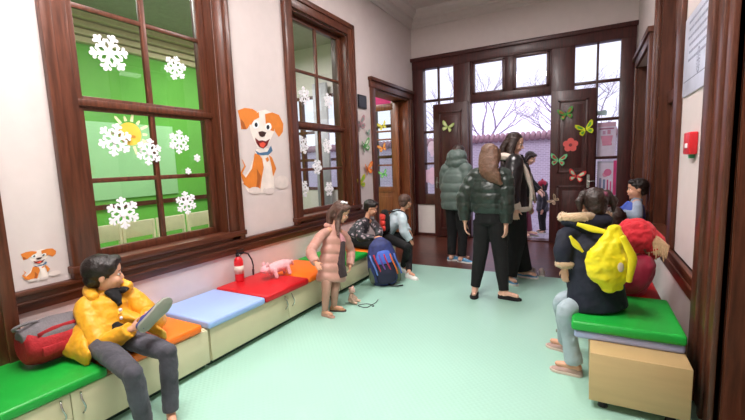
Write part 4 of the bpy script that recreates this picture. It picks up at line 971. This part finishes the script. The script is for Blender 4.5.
hair(t, P, .20, h_brown, 'long', long=[(bkp, (.3, .36, .34, .2), (.2, .2, .16, .1)), (fl_, (.08, .10, .05), (.16, .15, .07))])
MB().ell(hd+u_*.10-f_*.02-l_*.03, (.022, .022, .016)).ell(hd+u_*.105+f_*.01-l_*.01, (.018, .018, .013)).build('hair_clip', white_m, t)
j = jacket(t, P, .60, pj, hem=-.15, tr=(.265, .25, .22, .19, .09), depth=.76, puffs=6, amp=.11, sr=(.08, .08, .066), sp=6, vox=.007, hood='down')
q = MB(); F_ = P['f']; S_ = (P['shL']-P['shR']).normalized(); sweep(q, [P['neck']+F_*.04+V((0, 0, -.02)), P['neck']+F_*.098+S_*.01+V((0, 0, -.09)), P['neck']+F_*.108+S_*.015+V((0, 0, -.13))], [.02, .028, .03], [.012]*3, side=S_, ends=.4); q.build('top', cloth('pink_top', '#c98a90', .8), t)
q = MB(); sweep(q, [P['pel']+V((0, 0, .10)), P['pel'], P['pel']+V((0, 0, -.095))], [.105, .12, .135], [.09, .105, .12], side=(P['shR']-P['shL']), seg=12, puffs=0); q.loft([P['neck']+F_*.105+S_*.015+V((0, 0, -.12)), P['pel']+F_*.112+S_*.02+V((0, 0, .03)), P['pel']+F_*.125+S_*.02+V((0, 0, -.09))], [.028, .045, .055], [.014, .018, .02], side=S_); q.build('skirt', cloth('dark_skirt', '#38282a', .85), t, voxel=.006, smooth=1)
trousers(t, P, .60, tights, name='tights', r=(.09, .08, .064, .05), vox=.006, hip=(.15, .12))
shoe(t, P['anL'], P['ftL'], .17, cloth('tan_suede', '#a9805c', .85), mat('sole_dark', '#4a3a32', .7), z0=MZ, name='boot', high=.1)
shoe(t, P['anR'], P['ftR'], .155, tights, tights, z0=MZ, name='sock_foot')
# ---- boy in dark patterned puffer
camo = cloth('camo_puffer', '#2a2a33', .5, bump=.3, color2='#15151b'); 
nt = camo.node_tree; 
vr = nt.nodes.new('ShaderNodeTexVoronoi'); vr.inputs['Scale'].default_value = 20; rp = nt.nodes.new('ShaderNodeValToRGB'); rp.color_ramp.elements[0].position = .30; rp.color_ramp.elements[0].color = lin('#a09098'); rp.color_ramp.elements[1].position = .36; rp.color_ramp.elements[1].color = lin('#1d1c24')
nt.links.new(nt.nodes['Texture Coordinate'].outputs['Object'], vr.inputs['Vector']); nt.links.new(vr.outputs['Distance'], rp.inputs[0]); nt.links.new(rp.outputs[0], nt.nodes['Principled BSDF'].inputs['Base Color'])
P = seated((-2.60, 4.22, .46), at(366, 221, 'x', -2.52), (.93, -.2), dict(head=at(371, 208, 'x', -2.46), face=(RV*.9-FV*.1+V((0, 0, -.32))), hairm=h_black, sw=.13,
  elR=at(360, 238, 'x', -2.45), wrR=at(375, 238, 'y', 4.18), elL=at(379, 231, 'y', 4.36), wrL=at(379, 237, 'y', 4.24), knR=V((-2.24, 4.14, .42)), knL=V((-2.24, 4.28, .42)), anR=V((-2.19, 4.14, .075)), anL=V((-2.19, 4.28, .075)), hl=.115))
t = thing('person', (-2.6, 4.3, .36), 'dark haired boy in black patterned puffer jacket sitting behind the big backpack', 'person')
body(t, P, .64, .205, skin, .006); hair(t, P, .205, h_black)
jacket(t, P, .64, camo, hem=-.02, tr=(.21, .21, .20, .18, .10), depth=.78, puffs=5, amp=.08, sr=(.085, .088, .065), sp=4, vox=.008)
trousers(t, P, .64, blackc, r=(.11, .095, .075, .065), hip=(.16, .14))
for K in 'RL': shoe(t, P['an'+K], P['f'], .18, blackc, soleg, z0=MZ)
# ---- boy in the light blue jacket
lb_ = cloth('light_blue_jacket', '#cfe0ea', .55, bump=.4, bs=25)
P = seated((-2.42, 4.68, .46), at(401, 213, 'y', 4.66), (.85, .5), dict(head=at(405.5, 202, 'y', 4.70), face=(.35, .93, -.1), hairm=h_dark, sw=.12,
  knR=at(408, 247, 'z', .42), knL=V((-2.05, 4.72, .42)), anR=at(403, 266, 'z', .085), anL=at(409, 272, 'z', .085), ftR=(.85, -.5, 0), ftL=(.9, -.4, 0), hl=.11))
P['elR'] = at(404, 232, 'y', 4.56); P['wrR'] = at(410, 240, 'y', 4.6); P['elL'] = P['shL']+V((.03, .04, -.15)); P['wrL'] = P['elL']+V((.10, -.04, -.07))
t = thing('person', (-2.42, 4.55, .36), 'boy in light blue jacket and black trousers with a red bag on his back', 'person')
body(t, P, .66, .20, skin, .006); hair(t, P, .20, h_brown, fringe=False)
jacket(t, P, .66, lb_, hem=-.01, tr=(.22, .21, .20, .19, .10), depth=.8, sr=(.095, .09, .065), vox=.008, disp=(.015, .06), hood='down')
trousers(t, P, .66, blackc, r=(.11, .09, .07, .058), hip=(.16, .14))
for K in 'RL': shoe(t, P['an'+K], P['ft'+K], .215, cloth('white_leather', '#efece6', .5, bump=.1), solew, z0=MZ, laces=mat('lace_black', '#25211f', .7), name='sneaker')
rb = cloth('backpack_red', '#d5372c', .6, bump=.2); bq = at(385, 221, 'y', 4.56)
e = thing('school_bag', bq+V((0, 0, -.14)), 'red and black backpack worn by the boy in light blue', 'bag')
MB().loft([bq+V((0, 0, z)) for z in (-.13, -.10, .05, .13)], [.115, .13, .13, .10], [.06, .07, .065, .045], side=(P['shR']-P['shL']), n=24, round_ends=.5).build('body', blackc, e, voxel=.008, smooth=2)
for z in (-.08, -.01, .06): MB().loft([bq-FV*.05-RV*.02+V((-.01, 0, z-.02)), bq-FV*.05-RV*.02+V((-.01, 0, z+.025))], [.105, .105], [.045, .045], side=(P['shR']-P['shL']), n=20, round_ends=.5).build('red_panel', rb, e)
for K in 'RL': 
    q = MB(); sweep(q, [bq+V((0, 0, .11)), P['sh'+K]*.7+P['neck']*.3+V((0, 0, .075)), P['sh'+K]+P['f']*.10+V((0, 0, -.02)), bq+P['f']*.12+V((0, 0, -.10))], [.018]*4, [.008]*4, n=8); q.build('shoulder_strap', blackc, e)
# ---- woman in grey green puffer (back view, by the left door leaf)
og = cloth('grey_green_puffer', '#55635e', .55, bump=.35, bs=18)
P = stand(-1.58, 5.32, (.25, 1), 1.62, w=.92, feet=.05); P['hairm'] = h_dark
P['head'] = P['head']+P['f']*.06; P['elL'] += V((.02, .05, .02)); P['wrL'] = P['pel']+P['f']*.18+V((-.12, 0, .12)); P['wrR'] = P['pel']+P['f']*.18+V((.12, 0, .12))
t = thing('person', (-1.6, 5.32, 0), 'person in long grey green puffer coat standing with back turned by left door leaf', 'person')
body(t, P, 1.0, .225, skin2, .009); hair(t, P, .225, h_dark)
jacket(t, P, 1.0, og, name='coat', hem=-.10, tr=(.225, .235, .23, .20, .11), depth=.72, puffs=5, amp=.08, sr=(.095, .095, .07), sp=5, vox=.011)
f_, l_, u_ = head_frame(P); hd = P['head']
q = MB().ell(hd+V((0, 0, -.05))-f_*.06, (.15, .13, .12), fr((l_, f_, u_))).ell(hd-f_*.07+V((0, 0, -.13)), (.17, .12, .09), fr((l_, f_, u_))); q.build('hood', og, t, voxel=.011, smooth=2, disp=(.02, .06))
trousers(t, P, 1.0, blackc, r=(.10, .085, .068, .062), vox=.011)
bs_ = cloth('blue_shoe', '#4f8ab0', .55, bump=.1)
for K in 'RL': shoe(t, P['an'+K], V((.9, -.2, 0)) if K == 'R' else V((.7, .4, 0)), .245, bs_, solew, z0=0, laces=solew)
# ---- girl in dark green puffer (back view)
dgp = cloth('dark_green_puffer', '#212e28', .34, bump=.4, bs=22, var=.12)
P = stand(-.855, 4.03, (.05, 1), 1.55, w=.94, z0=MZ, feet=.075); P['hairm'] = h_light
P['anR'] = at(504, 292, 'z', .08); P['anL'] = at(475, 288, 'z', .08); P['ftR'] = V((1, -.05, 0)); P['ftL'] = V((.15, -1, 0)); P['wrL'] = at(465, 221, 'y', 3.98); P['wrR'] = at(506, 224, 'y', 3.98)
P['elL'] = at(464, 197, 'y', 4.0); P['elR'] = at(506, 197, 'y', 4.0); P['face'] = V((.25, 1, 0))
t = thing('person', (-.84, 4.03, MZ), 'girl in short shiny dark green puffer and black trousers, back to camera', 'person')
body(t, P, .95, .22, skin2, .007)
hd = P['head']; nk = P['neck']; B_ = -P['f']
hair(t, P, .22, h_light, 'long', long=[([hd+V((0, -.03, .06)), hd+V((0, -.09, -.06)), nk+V((.02, -.11, .0)), nk+V((.09, -.12, -.07)), nk+V((.13, -.115, -.12))], (.40, .47, .46, .34, .10), (.3, .28, .24, .18, .08))])
jacket(t, P, .95, dgp, hem=.06, tr=(.185, .205, .205, .175, .10), depth=.72, puffs=4, amp=.10, sr=(.088, .088, .06), sp=6, vox=.009, disp=(.014, .05))
trousers(t, P, .95, blackc, r=(.10, .086, .072, .052), vox=.009, hip=(.16, .125))
for K in 'RL': shoe(t, P['an'+K], P['ft'+K], .235, blackc, blackc, z0=MZ, name='slipper', toe=.8)
# ---- woman in shearling jacket
leather = mat('black_leather', '#1c191c', .3, var=.2, vscale=8, bump=.15, bscale=30); shear = cloth('cream_shearling', '#d9c9bd', .95, bump=.6, bs=70)
P = stand(-.72, 4.72, (.95, .05), 1.69, w=1.0, z0=MZ, feet=.05, lean=.01); P['hairm'] = h_dark
P['face'] = V((.85, -.05, -.28)); P['head'] += V((-.04, 0, 0)); P['neck'] += V((-.03, 0, 0)); P['anR'] = at(507, 276, 'z', .085); P['anL'] = at(523, 271, 'z', .085); P['ftR'] = V((.75, -.65, 0)); P['ftL'] = V((1, -.15, 0))
P['elR'] += V((0, -.05, 0)); P['wrR'] = P['pel']+V((.03, -.24, -.02)); P['wrL'] = P['pel']+V((.10, .20, .0))
t = thing('person', (-.66, 4.72, MZ), 'woman with long dark hair in black leather jacket with cream shearling edges', 'person')
body(t, P, 1.0, .225, skin2, .007)
hd = P['head']; nk = P['neck']
f_, l_, u_ = head_frame(P)
hair(t, P, .225, h_dark, 'long', fringe=False, long=[([hd-f_*.03+u_*.07, hd-f_*.10-u_*.08, nk+V((-.10, -.02, -.02)), nk+V((-.10, -.06, -.14)), nk+V((-.07, -.09, -.24))], (.36, .36, .32, .26, .12), (.28, .24, .2, .16, .08)),
   ([hd-l_*.085+u_*.05, hd-l_*.11-u_*.10, nk+V((.03, -.13, -.06)), nk+V((.06, -.15, -.18)), nk+V((.07, -.15, -.30))], (.10, .12, .12, .12, .06), (.2, .2, .2, .18, .08))])
j = jacket(t, P, 1.0, leather, hem=-.04, tr=(.20, .20, .20, .205, .11), depth=.86, sr=(.10, .09, .065), vox=.010, disp=(.015, .08))
rs = (P['shR']-P['shL']).normalized(); F_ = P['f']
q = MB(); q.loft([P['pel']+V((0, 0, -.055)), P['pel']+V((0, 0, -.02))], [.215, .21], [.185, .18], side=rs, n=28, round_ends=.2); q.build('hem_trim', shear, j)
q = MB(); sweep(q, [nk+rs*.06+F_*.06+V((0, 0, .0)), nk+rs*.10+F_*.13+V((0, 0, -.12)), P['pel']+rs*.10+F_*.185+V((0, 0, .18)), P['pel']+rs*.10+F_*.175+V((0, 0, -.03))], [.06, .055, .022, .016], [.02, .03, .02, .016], side=rs, ends=.4); q.build('front_trim', shear, j)
q = MB(); sweep(q, [nk-rs*.06+F_*.06, nk-rs*.11+F_*.14+V((0, 0, -.12)), P['pel']-rs*.14+F_*.17+V((0, 0, .20)), P['pel']-rs*.16+F_*.21+V((0, 0, .0))], [.06, .055, .022, .018], [.02, .03, .02, .016], side=rs, ends=.4); q.build('front_trim', shear, j)
q = MB(); sweep(q, [nk-rs*.10+F_*.10+V((0, 0, -.06)), P['pel']-rs*.15+F_*.12+V((0, 0, .25)), P['pel']-rs*.16+F_*.13+V((0, 0, .02))], [.05, .07, .10], [.02, .02, .02], side=F_, ends=.3); q.build('open_front', leather, j)
q = MB(); sweep(q, [nk+F_*.05+rs*.09+V((0, 0, .01)), nk-F_*.07+rs*.11+V((0, 0, .03)), nk-F_*.12+V((0, 0, .03)), nk-F_*.06-rs*.10+V((0, 0, .03)), nk+F_*.07-rs*.08], [.05, .06, .07, .06, .05], [.045]*5, n=16, ends=.8); q.build('collar', shear, j, voxel=.009, smooth=1, disp=(.012, .03))
q = MB(); sweep(q, [P['elR']*.3+P['wrR']*.7, P['elR']*.04+P['wrR']*.96], [.072, .076], seg=5, ends=.3); q.build('cuff', shear, j)
q = MB(); sweep(q, [P['elL']*.3+P['wrL']*.7, P['elL']*.04+P['wrL']*.96], [.072, .076], seg=5, ends=.3); q.build('cuff', shear, j)
q = MB(); sweep(q, [nk+F_*.07+V((0, 0, .03)), nk+F_*.13+V((0, 0, -.10)), P['pel']+F_*.15+V((0, 0, .1))], [.05, .09, .12], [.03]*3, side=rs, ends=.4); q.build('sweater', blackc, t)
trousers(t, P, 1.0, blackc, r=(.12, .115, .105, .105), end=.98, vox=.010, hip=(.17, .13))
for K in 'RL': shoe(t, P['an'+K], P['ft'+K], .245, bs_, solew, z0=MZ, laces=solew, name='sneaker')
# ---- person bending beyond the doorway
wine = cloth('wine_cloth', '#6a2a40', .8)
P = stand(-1.12, 7.75, (.9, -.1), 1.58, feet=.06, z0=-.06); P['hairm'] = h_dark
P['neck'] = at(524, 168, 'y', 7.75); P['head'] = at(530.5, 158, 'y', 7.75); P['face'] = V((.8, -.2, -.45)); nk = P['neck']
P['shR'] = nk+V((0, -.15, -.04)); P['shL'] = nk+V((0, .15, -.04)); P['pel'] = V((-1.2, 7.75, .78)); P['elR'] = nk+V((.08, -.18, -.28)); P['wrR'] = nk+V((.25, -.14, -.42)); P['elL'] = nk+V((.1, .18, -.28)); P['wrL'] = nk+V((.27, .12, -.42))
for K, s in (('R', -1), ('L', 1)): P['hip'+K] = P['pel']+V((0, s*.08, -.03)); P['kn'+K] = V((-1.0+.02*s, 7.75+s*.10, .40)); P['an'+K] = V((-.98+.05*s, 7.75+s*.10, .02))
t = thing('person', (-1.1, 7.75, -.06), 'dark haired person bending forward just outside the open door', 'person')
body(t, P, .95, .225, skin2, .01); hair(t, P, .225, h_dark, 'bob'); jacket(t, P, .95, blackc, hem=-.06, tr=(.2, .2, .2, .19, .1), vox=.012)
trousers(t, P, .95, wine, r=(.11, .09, .07, .065), vox=.012)
for K in 'RL': shoe(t, P['an'+K], P['f'], .24, cloth('mauve_boot', '#8a6f80', .7), soleg, z0=-.06)
# ---- child in black with red cap beyond the doorway
P = stand(-.74, 8.25, (-.9, -.3), .98, feet=.07, z0=-.06, w=1.15); P['hairm'] = h_black
t = thing('person', (-.74, 8.25, -.06), 'small child in black coat and dark red cap outside the open door', 'person')
body(t, P, .64, .20, skin2, .01); hair(t, P, .20, h_black, 'bob')
jacket(t, P, .64, cloth('black_coat', '#1b1a24', .6), name='coat', hem=-.08, tr=(.25, .24, .22, .22, .11), vox=.012, puffs=4, amp=.08); trousers(t, P, .64, blackc, r=(.11, .1, .08, .075), vox=.012)
f_, l_, u_ = head_frame(P); hd = P['head']; MB().ell(hd+V((0, 0, .05)), (.088, .088, .07)).ell(hd+V((0, 0, .125)), .022).build('cap', cloth('red_knit', '#a52440', .9), t)
for K in 'RL': shoe(t, P['an'+K], P['f'], .17, blackc, solew, z0=-.06)
# ---- girl in navy coat with the yellow bag
navy = cloth('navy_coat', '#12162a', .75, bump=.25, bs=30, sheen=0); furm = cloth('beige_fur', '#c2a583', .95, bump=.8, bs=90, var=.18, sheen=.4)
pale = cloth('pale_jeans', '#9dadb5', .8, bump=.2, bs=70, var=.12)
P = seated((.07, 2.80, .53), at(590, 227, 'y', 2.80), (-.55, .8), dict(head=at(594, 205, 'y', 2.82), face=V((-.35, .93, -.12)), hairm=h_dark, facefeat=True, hl=.12))
nk = P['neck']; P['shL'] = at(566, 235, 'y', 2.74); P['shR'] = at(610, 233, 'y', 2.90); P['elL'] = at(563, 251, 'y', 2.70); P['wrL'] = at(565, 268, 'y', 2.70); P['elR'] = at(612, 260, 'y', 3.0); P['wrR'] = at(596, 268, 'y', 3.08)
P['hipL'] = at(581, 303, 'y', 2.74); P['hipR'] = V((.02, 2.90, .51)); P['knL'] = V((-.10, 2.66, .455)); P['knR'] = V((-.13, 2.82, .455)); P['anL'] = at(574, 364, 'z', .085); P['anR'] = at(566, 342, 'z', .085); P['ftL'] = V((-1, .1, 0)); P['ftR'] = V((-.9, .3, 0)); P['hdL'] = V((.0, .0, -1)); P['palmL'] = V((.3, .6, 0))
t = thing('person', (.07, 2.80, .45), 'girl in navy coat with beige fur hood sitting on the green right bench cushion', 'person')
body(t, P, .74, .205, skin, .0055); hair(t, P, .205, h_dark, 'tails')
MB().ell(P['head']+V((.055, -.055, .07)), (.02, .02, .02)).build('hair_tie', colr('#7a3b52'), t)
j = jacket(t, P, .74, navy, name='coat', hem=-.075, tr=(.25, .235, .22, .19, .10), depth=.78, sr=(.078, .078, .066), vox=.008, disp=(.015, .07), sleeve_end=.8)
L0, R0 = at(562, 218, 'y', 2.74), at(607, 217, 'y', 2.90); mid = at(586, 217, 'y', 2.70)
fur_roll(j, [L0+V((.0, .08, .0)), L0, mid, R0, R0+V((0, .08, 0))], .030, furm, 'hood_fur')
q = MB().loft([mid+V((-.10, .05, -.03)), mid+V((0, .055, -.045)), mid+V((.1, .08, -.03))], [.045, .07, .045], n=16, round_ends=1); q.build('hood', navy, j)
c0 = lerp(P['elL'], P['wrL'], .78); fur_roll(j, [c0+V((.035*math.cos(a), .035*math.sin(a), .004)) for a in [i*PI/6 for i in range(13)]], .024, furm, 'cuff_fur')
trousers(t, P, .70, pale, r=(.085, .08, .066, .08), vox=.007, hip=(.17, .14), disp=(.008, .05))
pk = cloth('dusty_pink_shoe', '#b5958c', .7, bump=.15)
for K in 'RL': shoe(t, P['an'+K], P['ft'+K], .20, pk, mat('sole_cream', '#cbb9ac', .6), z0=MZ, laces=solew, high=-.04)
# yellow bag
yb = cloth('yellow_bag', '#f0de12', .5, bump=.35, bs=25, var=.05); bc = at(609, 258, 'y', 2.66)
e = thing('drawstring_bag', bc+V((0, 0, -.19)), 'bright yellow drawstring bag on the back of the girl in navy', 'bag')
q = MB(); sd = V((.93, .36, 0)); sweep(q, [bc+V((.02, .0, .185)), bc+V((.02, 0, .12)), bc+V((0, 0, 0)), bc+V((.01, 0, -.14)), bc+V((.02, 0, -.185))], [.035, .08, .132, .12, .06], [.025, .055, .075, .07, .04], side=sd, n=28, ends=.5); q.build('body', yb, e, voxel=.006, smooth=1, disp=(.03, .07))
sweep(MB(), [bc+V((.06, -.05, .14)), bc+V((.115, -.05, .02)), bc+V((.10, -.04, -.12))], [.018, .024, .016], [.012]*3, side=sd, ends=.5).build('side_fold', yb, e)
sweep(MB(), [at(606, 232, 'y', 2.66), at(592, 229, 'y', 2.665), at(577, 224, 'y', 2.68)], [.014, .02, .012], [.006]*3, side=V((0, 0, 1)), n=8).build('strap', yb, e)
sweep(MB(), [at(570, 236, 'y', 2.63), at(576, 245, 'y', 2.64), at(583, 252, 'y', 2.65)], [.008, .02, .008], [.006]*3, n=8).build('strap', yb, e)
MB().ell(bc+V((.055, -.085, -.03)), (.016, .006, .028)).build('tag', mat('tag_beige', '#b9a890', .6), e)
# ---- child in red
redc = cloth('red_fleece', '#c81e2c', .85, bump=.4, bs=50, var=.12); redp_ = cloth('raspberry_coat', '#b02244', .55, bump=.3, bs=22)
P = seated((.28, 3.42, .51), at(640, 256, 'y', 3.28), (-.85, -.1), dict(head=at(634, 243, 'y', 3.25), face=V((-.75, -.25, -.6)), hairm=h_light, hl=.11))
P['elL'] = P['shL']+V((-.06, -.02, -.14)); P['wrL'] = P['elL']+V((-.13, .05, .0)); P['elR'] = P['shR']+V((-.06, .0, -.14)); P['wrR'] = P['elR']+V((-.13, -.02, .02))
P['knR'] = V((-.01, 3.50, .44)); P['knL'] = V((-.01, 3.36, .44)); P['anR'] = V((-.06, 3.50, .085)); P['anL'] = V((-.06, 3.36, .085))
t = thing('person', (.30, 3.42, .39), 'child in raspberry coat with fluffy red hood leaning forward behind the navy girl', 'person')
body(t, P, .68, .20, skin2, .007); hair(t, P, .20, h_light, 'bob')
j = jacket(t, P, .68, redp_, name='coat', hem=-.07, tr=(.27, .26, .25, .22, .11), depth=.85, puffs=4, amp=.07, sr=(.10, .10, .075), vox=.009, disp=(.015, .07))
f_, l_, u_ = head_frame(P); hd = P['head']; Rm = fr((l_, f_, u_))
q = MB().ell(hd-f_*.035+u_*.035, (.135, .13, .125), Rm).ell(hd-f_*.07-u_*.06, (.12, .10, .11), Rm); q.build('hood', redc, j, voxel=.009, smooth=1, disp=(.03, .03))
wl_ = at(655, 246, 'y', 3.22); q = MB()
for i in range(9):
    a = i/8; p0 = at(642+16*a, 232+6*a, 'y', 3.2-.02*a); q.loft([p0, p0+V((.02+.012*i*.3, -.02, -.05)), p0+V((.03+.01*i*.2, -.02, -.14-.02*math.sin(i*2)))], [.012, .016, .004], n=6, round_ends=1)
q.build('long_fur', cloth('blond_fur', '#c7a27c', .9, var=.2, bump=.6, bs=80), j)
trousers(t, P, .68, redc, r=(.11, .1, .085, .08), vox=.009, hip=(.16, .14))
for K in 'RL': shoe(t, P['an'+K], V((-1, 0, 0)), .18, blackc, soleg, z0=MZ, name='boot')
# ---- dark haired child between
P = stand(.22, 4.02, (-.2, 1), 1.06, z0=MZ, w=1.05); P['hairm'] = h_dark; P['head'] = at(614, 218, 'y', 4.0); P['neck'] = P['head']+V((0, -.01, -.115)); 
for s, K in ((1, 'R'), (-1, 'L')): P['sh'+K] = P['neck']+V((s*.11, 0, -.03)); P['el'+K] = P['neck']+V((s*.15, .0, -.20)); P['wr'+K] = P['neck']+V((s*.13, .08, -.32))
t = thing('person', (.22, 4.02, MZ), 'dark haired child mostly hidden between the navy girl and the vest boy', 'person')
body(t, P, .62, .195, skin, .009); hair(t, P, .195, h_dark, 'bob'); jacket(t, P, .62, cloth('dark_plum_coat', '#3a2430', .7), name='coat', hem=-.05, vox=.010, tr=(.2, .2, .2, .2, .1)); trousers(t, P, .62, blackc, vox=.01)
for K in 'RL': shoe(t, P['an'+K], P['f'], .17, blackc, soleg, z0=MZ)
# ---- boy in the blue vest by the side door
vest = cloth('blue_vest', '#2446a8', .55, bump=.3, bs=25); gry = cloth('grey_knit', '#9aa5b8', .85, bump=.4, bs=60, var=.15)
P = stand(.36, 4.80, (-1, .0), 1.16, z0=MZ, w=1.02); P['hairm'] = h_black; P['head'] = at(637, 189, 'y', 4.8); P['face'] = V((-1, -.15, -.05)); hd = P['head']
P['wrL'] = at(622, 212, 'y', 4.66); P['elL'] = at(638, 217, 'y', 4.66); P['wrR'] = P['pel']+V((-.16, .10, .1))
P['neck'] = hd+V((.0, 0, -.125)); P['shR'] = P['neck']+V((0, .12, -.035)); P['shL'] = P['neck']+V((0, -.12, -.035)); P['elR'] = P['shR']+V((-.02, .04, -.18))
P['hdL'] = V((-1, 0, .2)); P['hl'] = .12
t = thing('person', (.36, 4.80, MZ), 'boy in blue vest and grey sleeves standing by the right side door, arm out', 'person')
body(t, P, .68, .205, skin, .007); hair(t, P, .205, h_black)
j = jacket(t, P, .68, gry, name='sweater', hem=-.0, tr=(.14, .14, .14, .13, .08), sr=(.068, .066, .05), vox=.009)
q = MB(); up = (P['neck']-P['pel']).normalized(); sweep(q, [P['pel']-up*.03, lerp(P['pel'], P['neck'], .5), P['neck']-up*.02], [.145, .14, .145, .09], [.125, .12, .125, .08], side=(P['shR']-P['shL']), n=28, puffs=5, amp=.08, seg=36, sm=1); q.build('vest', vest, t, voxel=.008, smooth=1)
trousers(t, P, .68, blackc, vox=.009)
for K in 'RL': shoe(t, P['an'+K], P['f'], .18, blackc, soleg, z0=MZ)
# ---- shoes left on the dark floor
bg_ = cloth('beige_sneaker', '#b0a3a0', .7, bump=.2)
for i, (px, py, d, l) in enumerate(((531, 279, (-.3, 1), 'beige sneaker on the floor edge, left of the pair by the door'), (541, 277, (-.1, 1), 'beige sneaker on the floor edge, right of the pair by the door'))):
    p = at(px, py, 'z', 0 if py < 278 else 0); p = V((p.x, max(p.y, 4.99), 0)); e = thing('sneaker', p, l, 'shoe', 'beige sneakers left on the floor'); shoe(e, p+V((0, 0, .08)), V((d[0], d[1], 0)), .24, bg_, solew, z0=0, laces=solew)
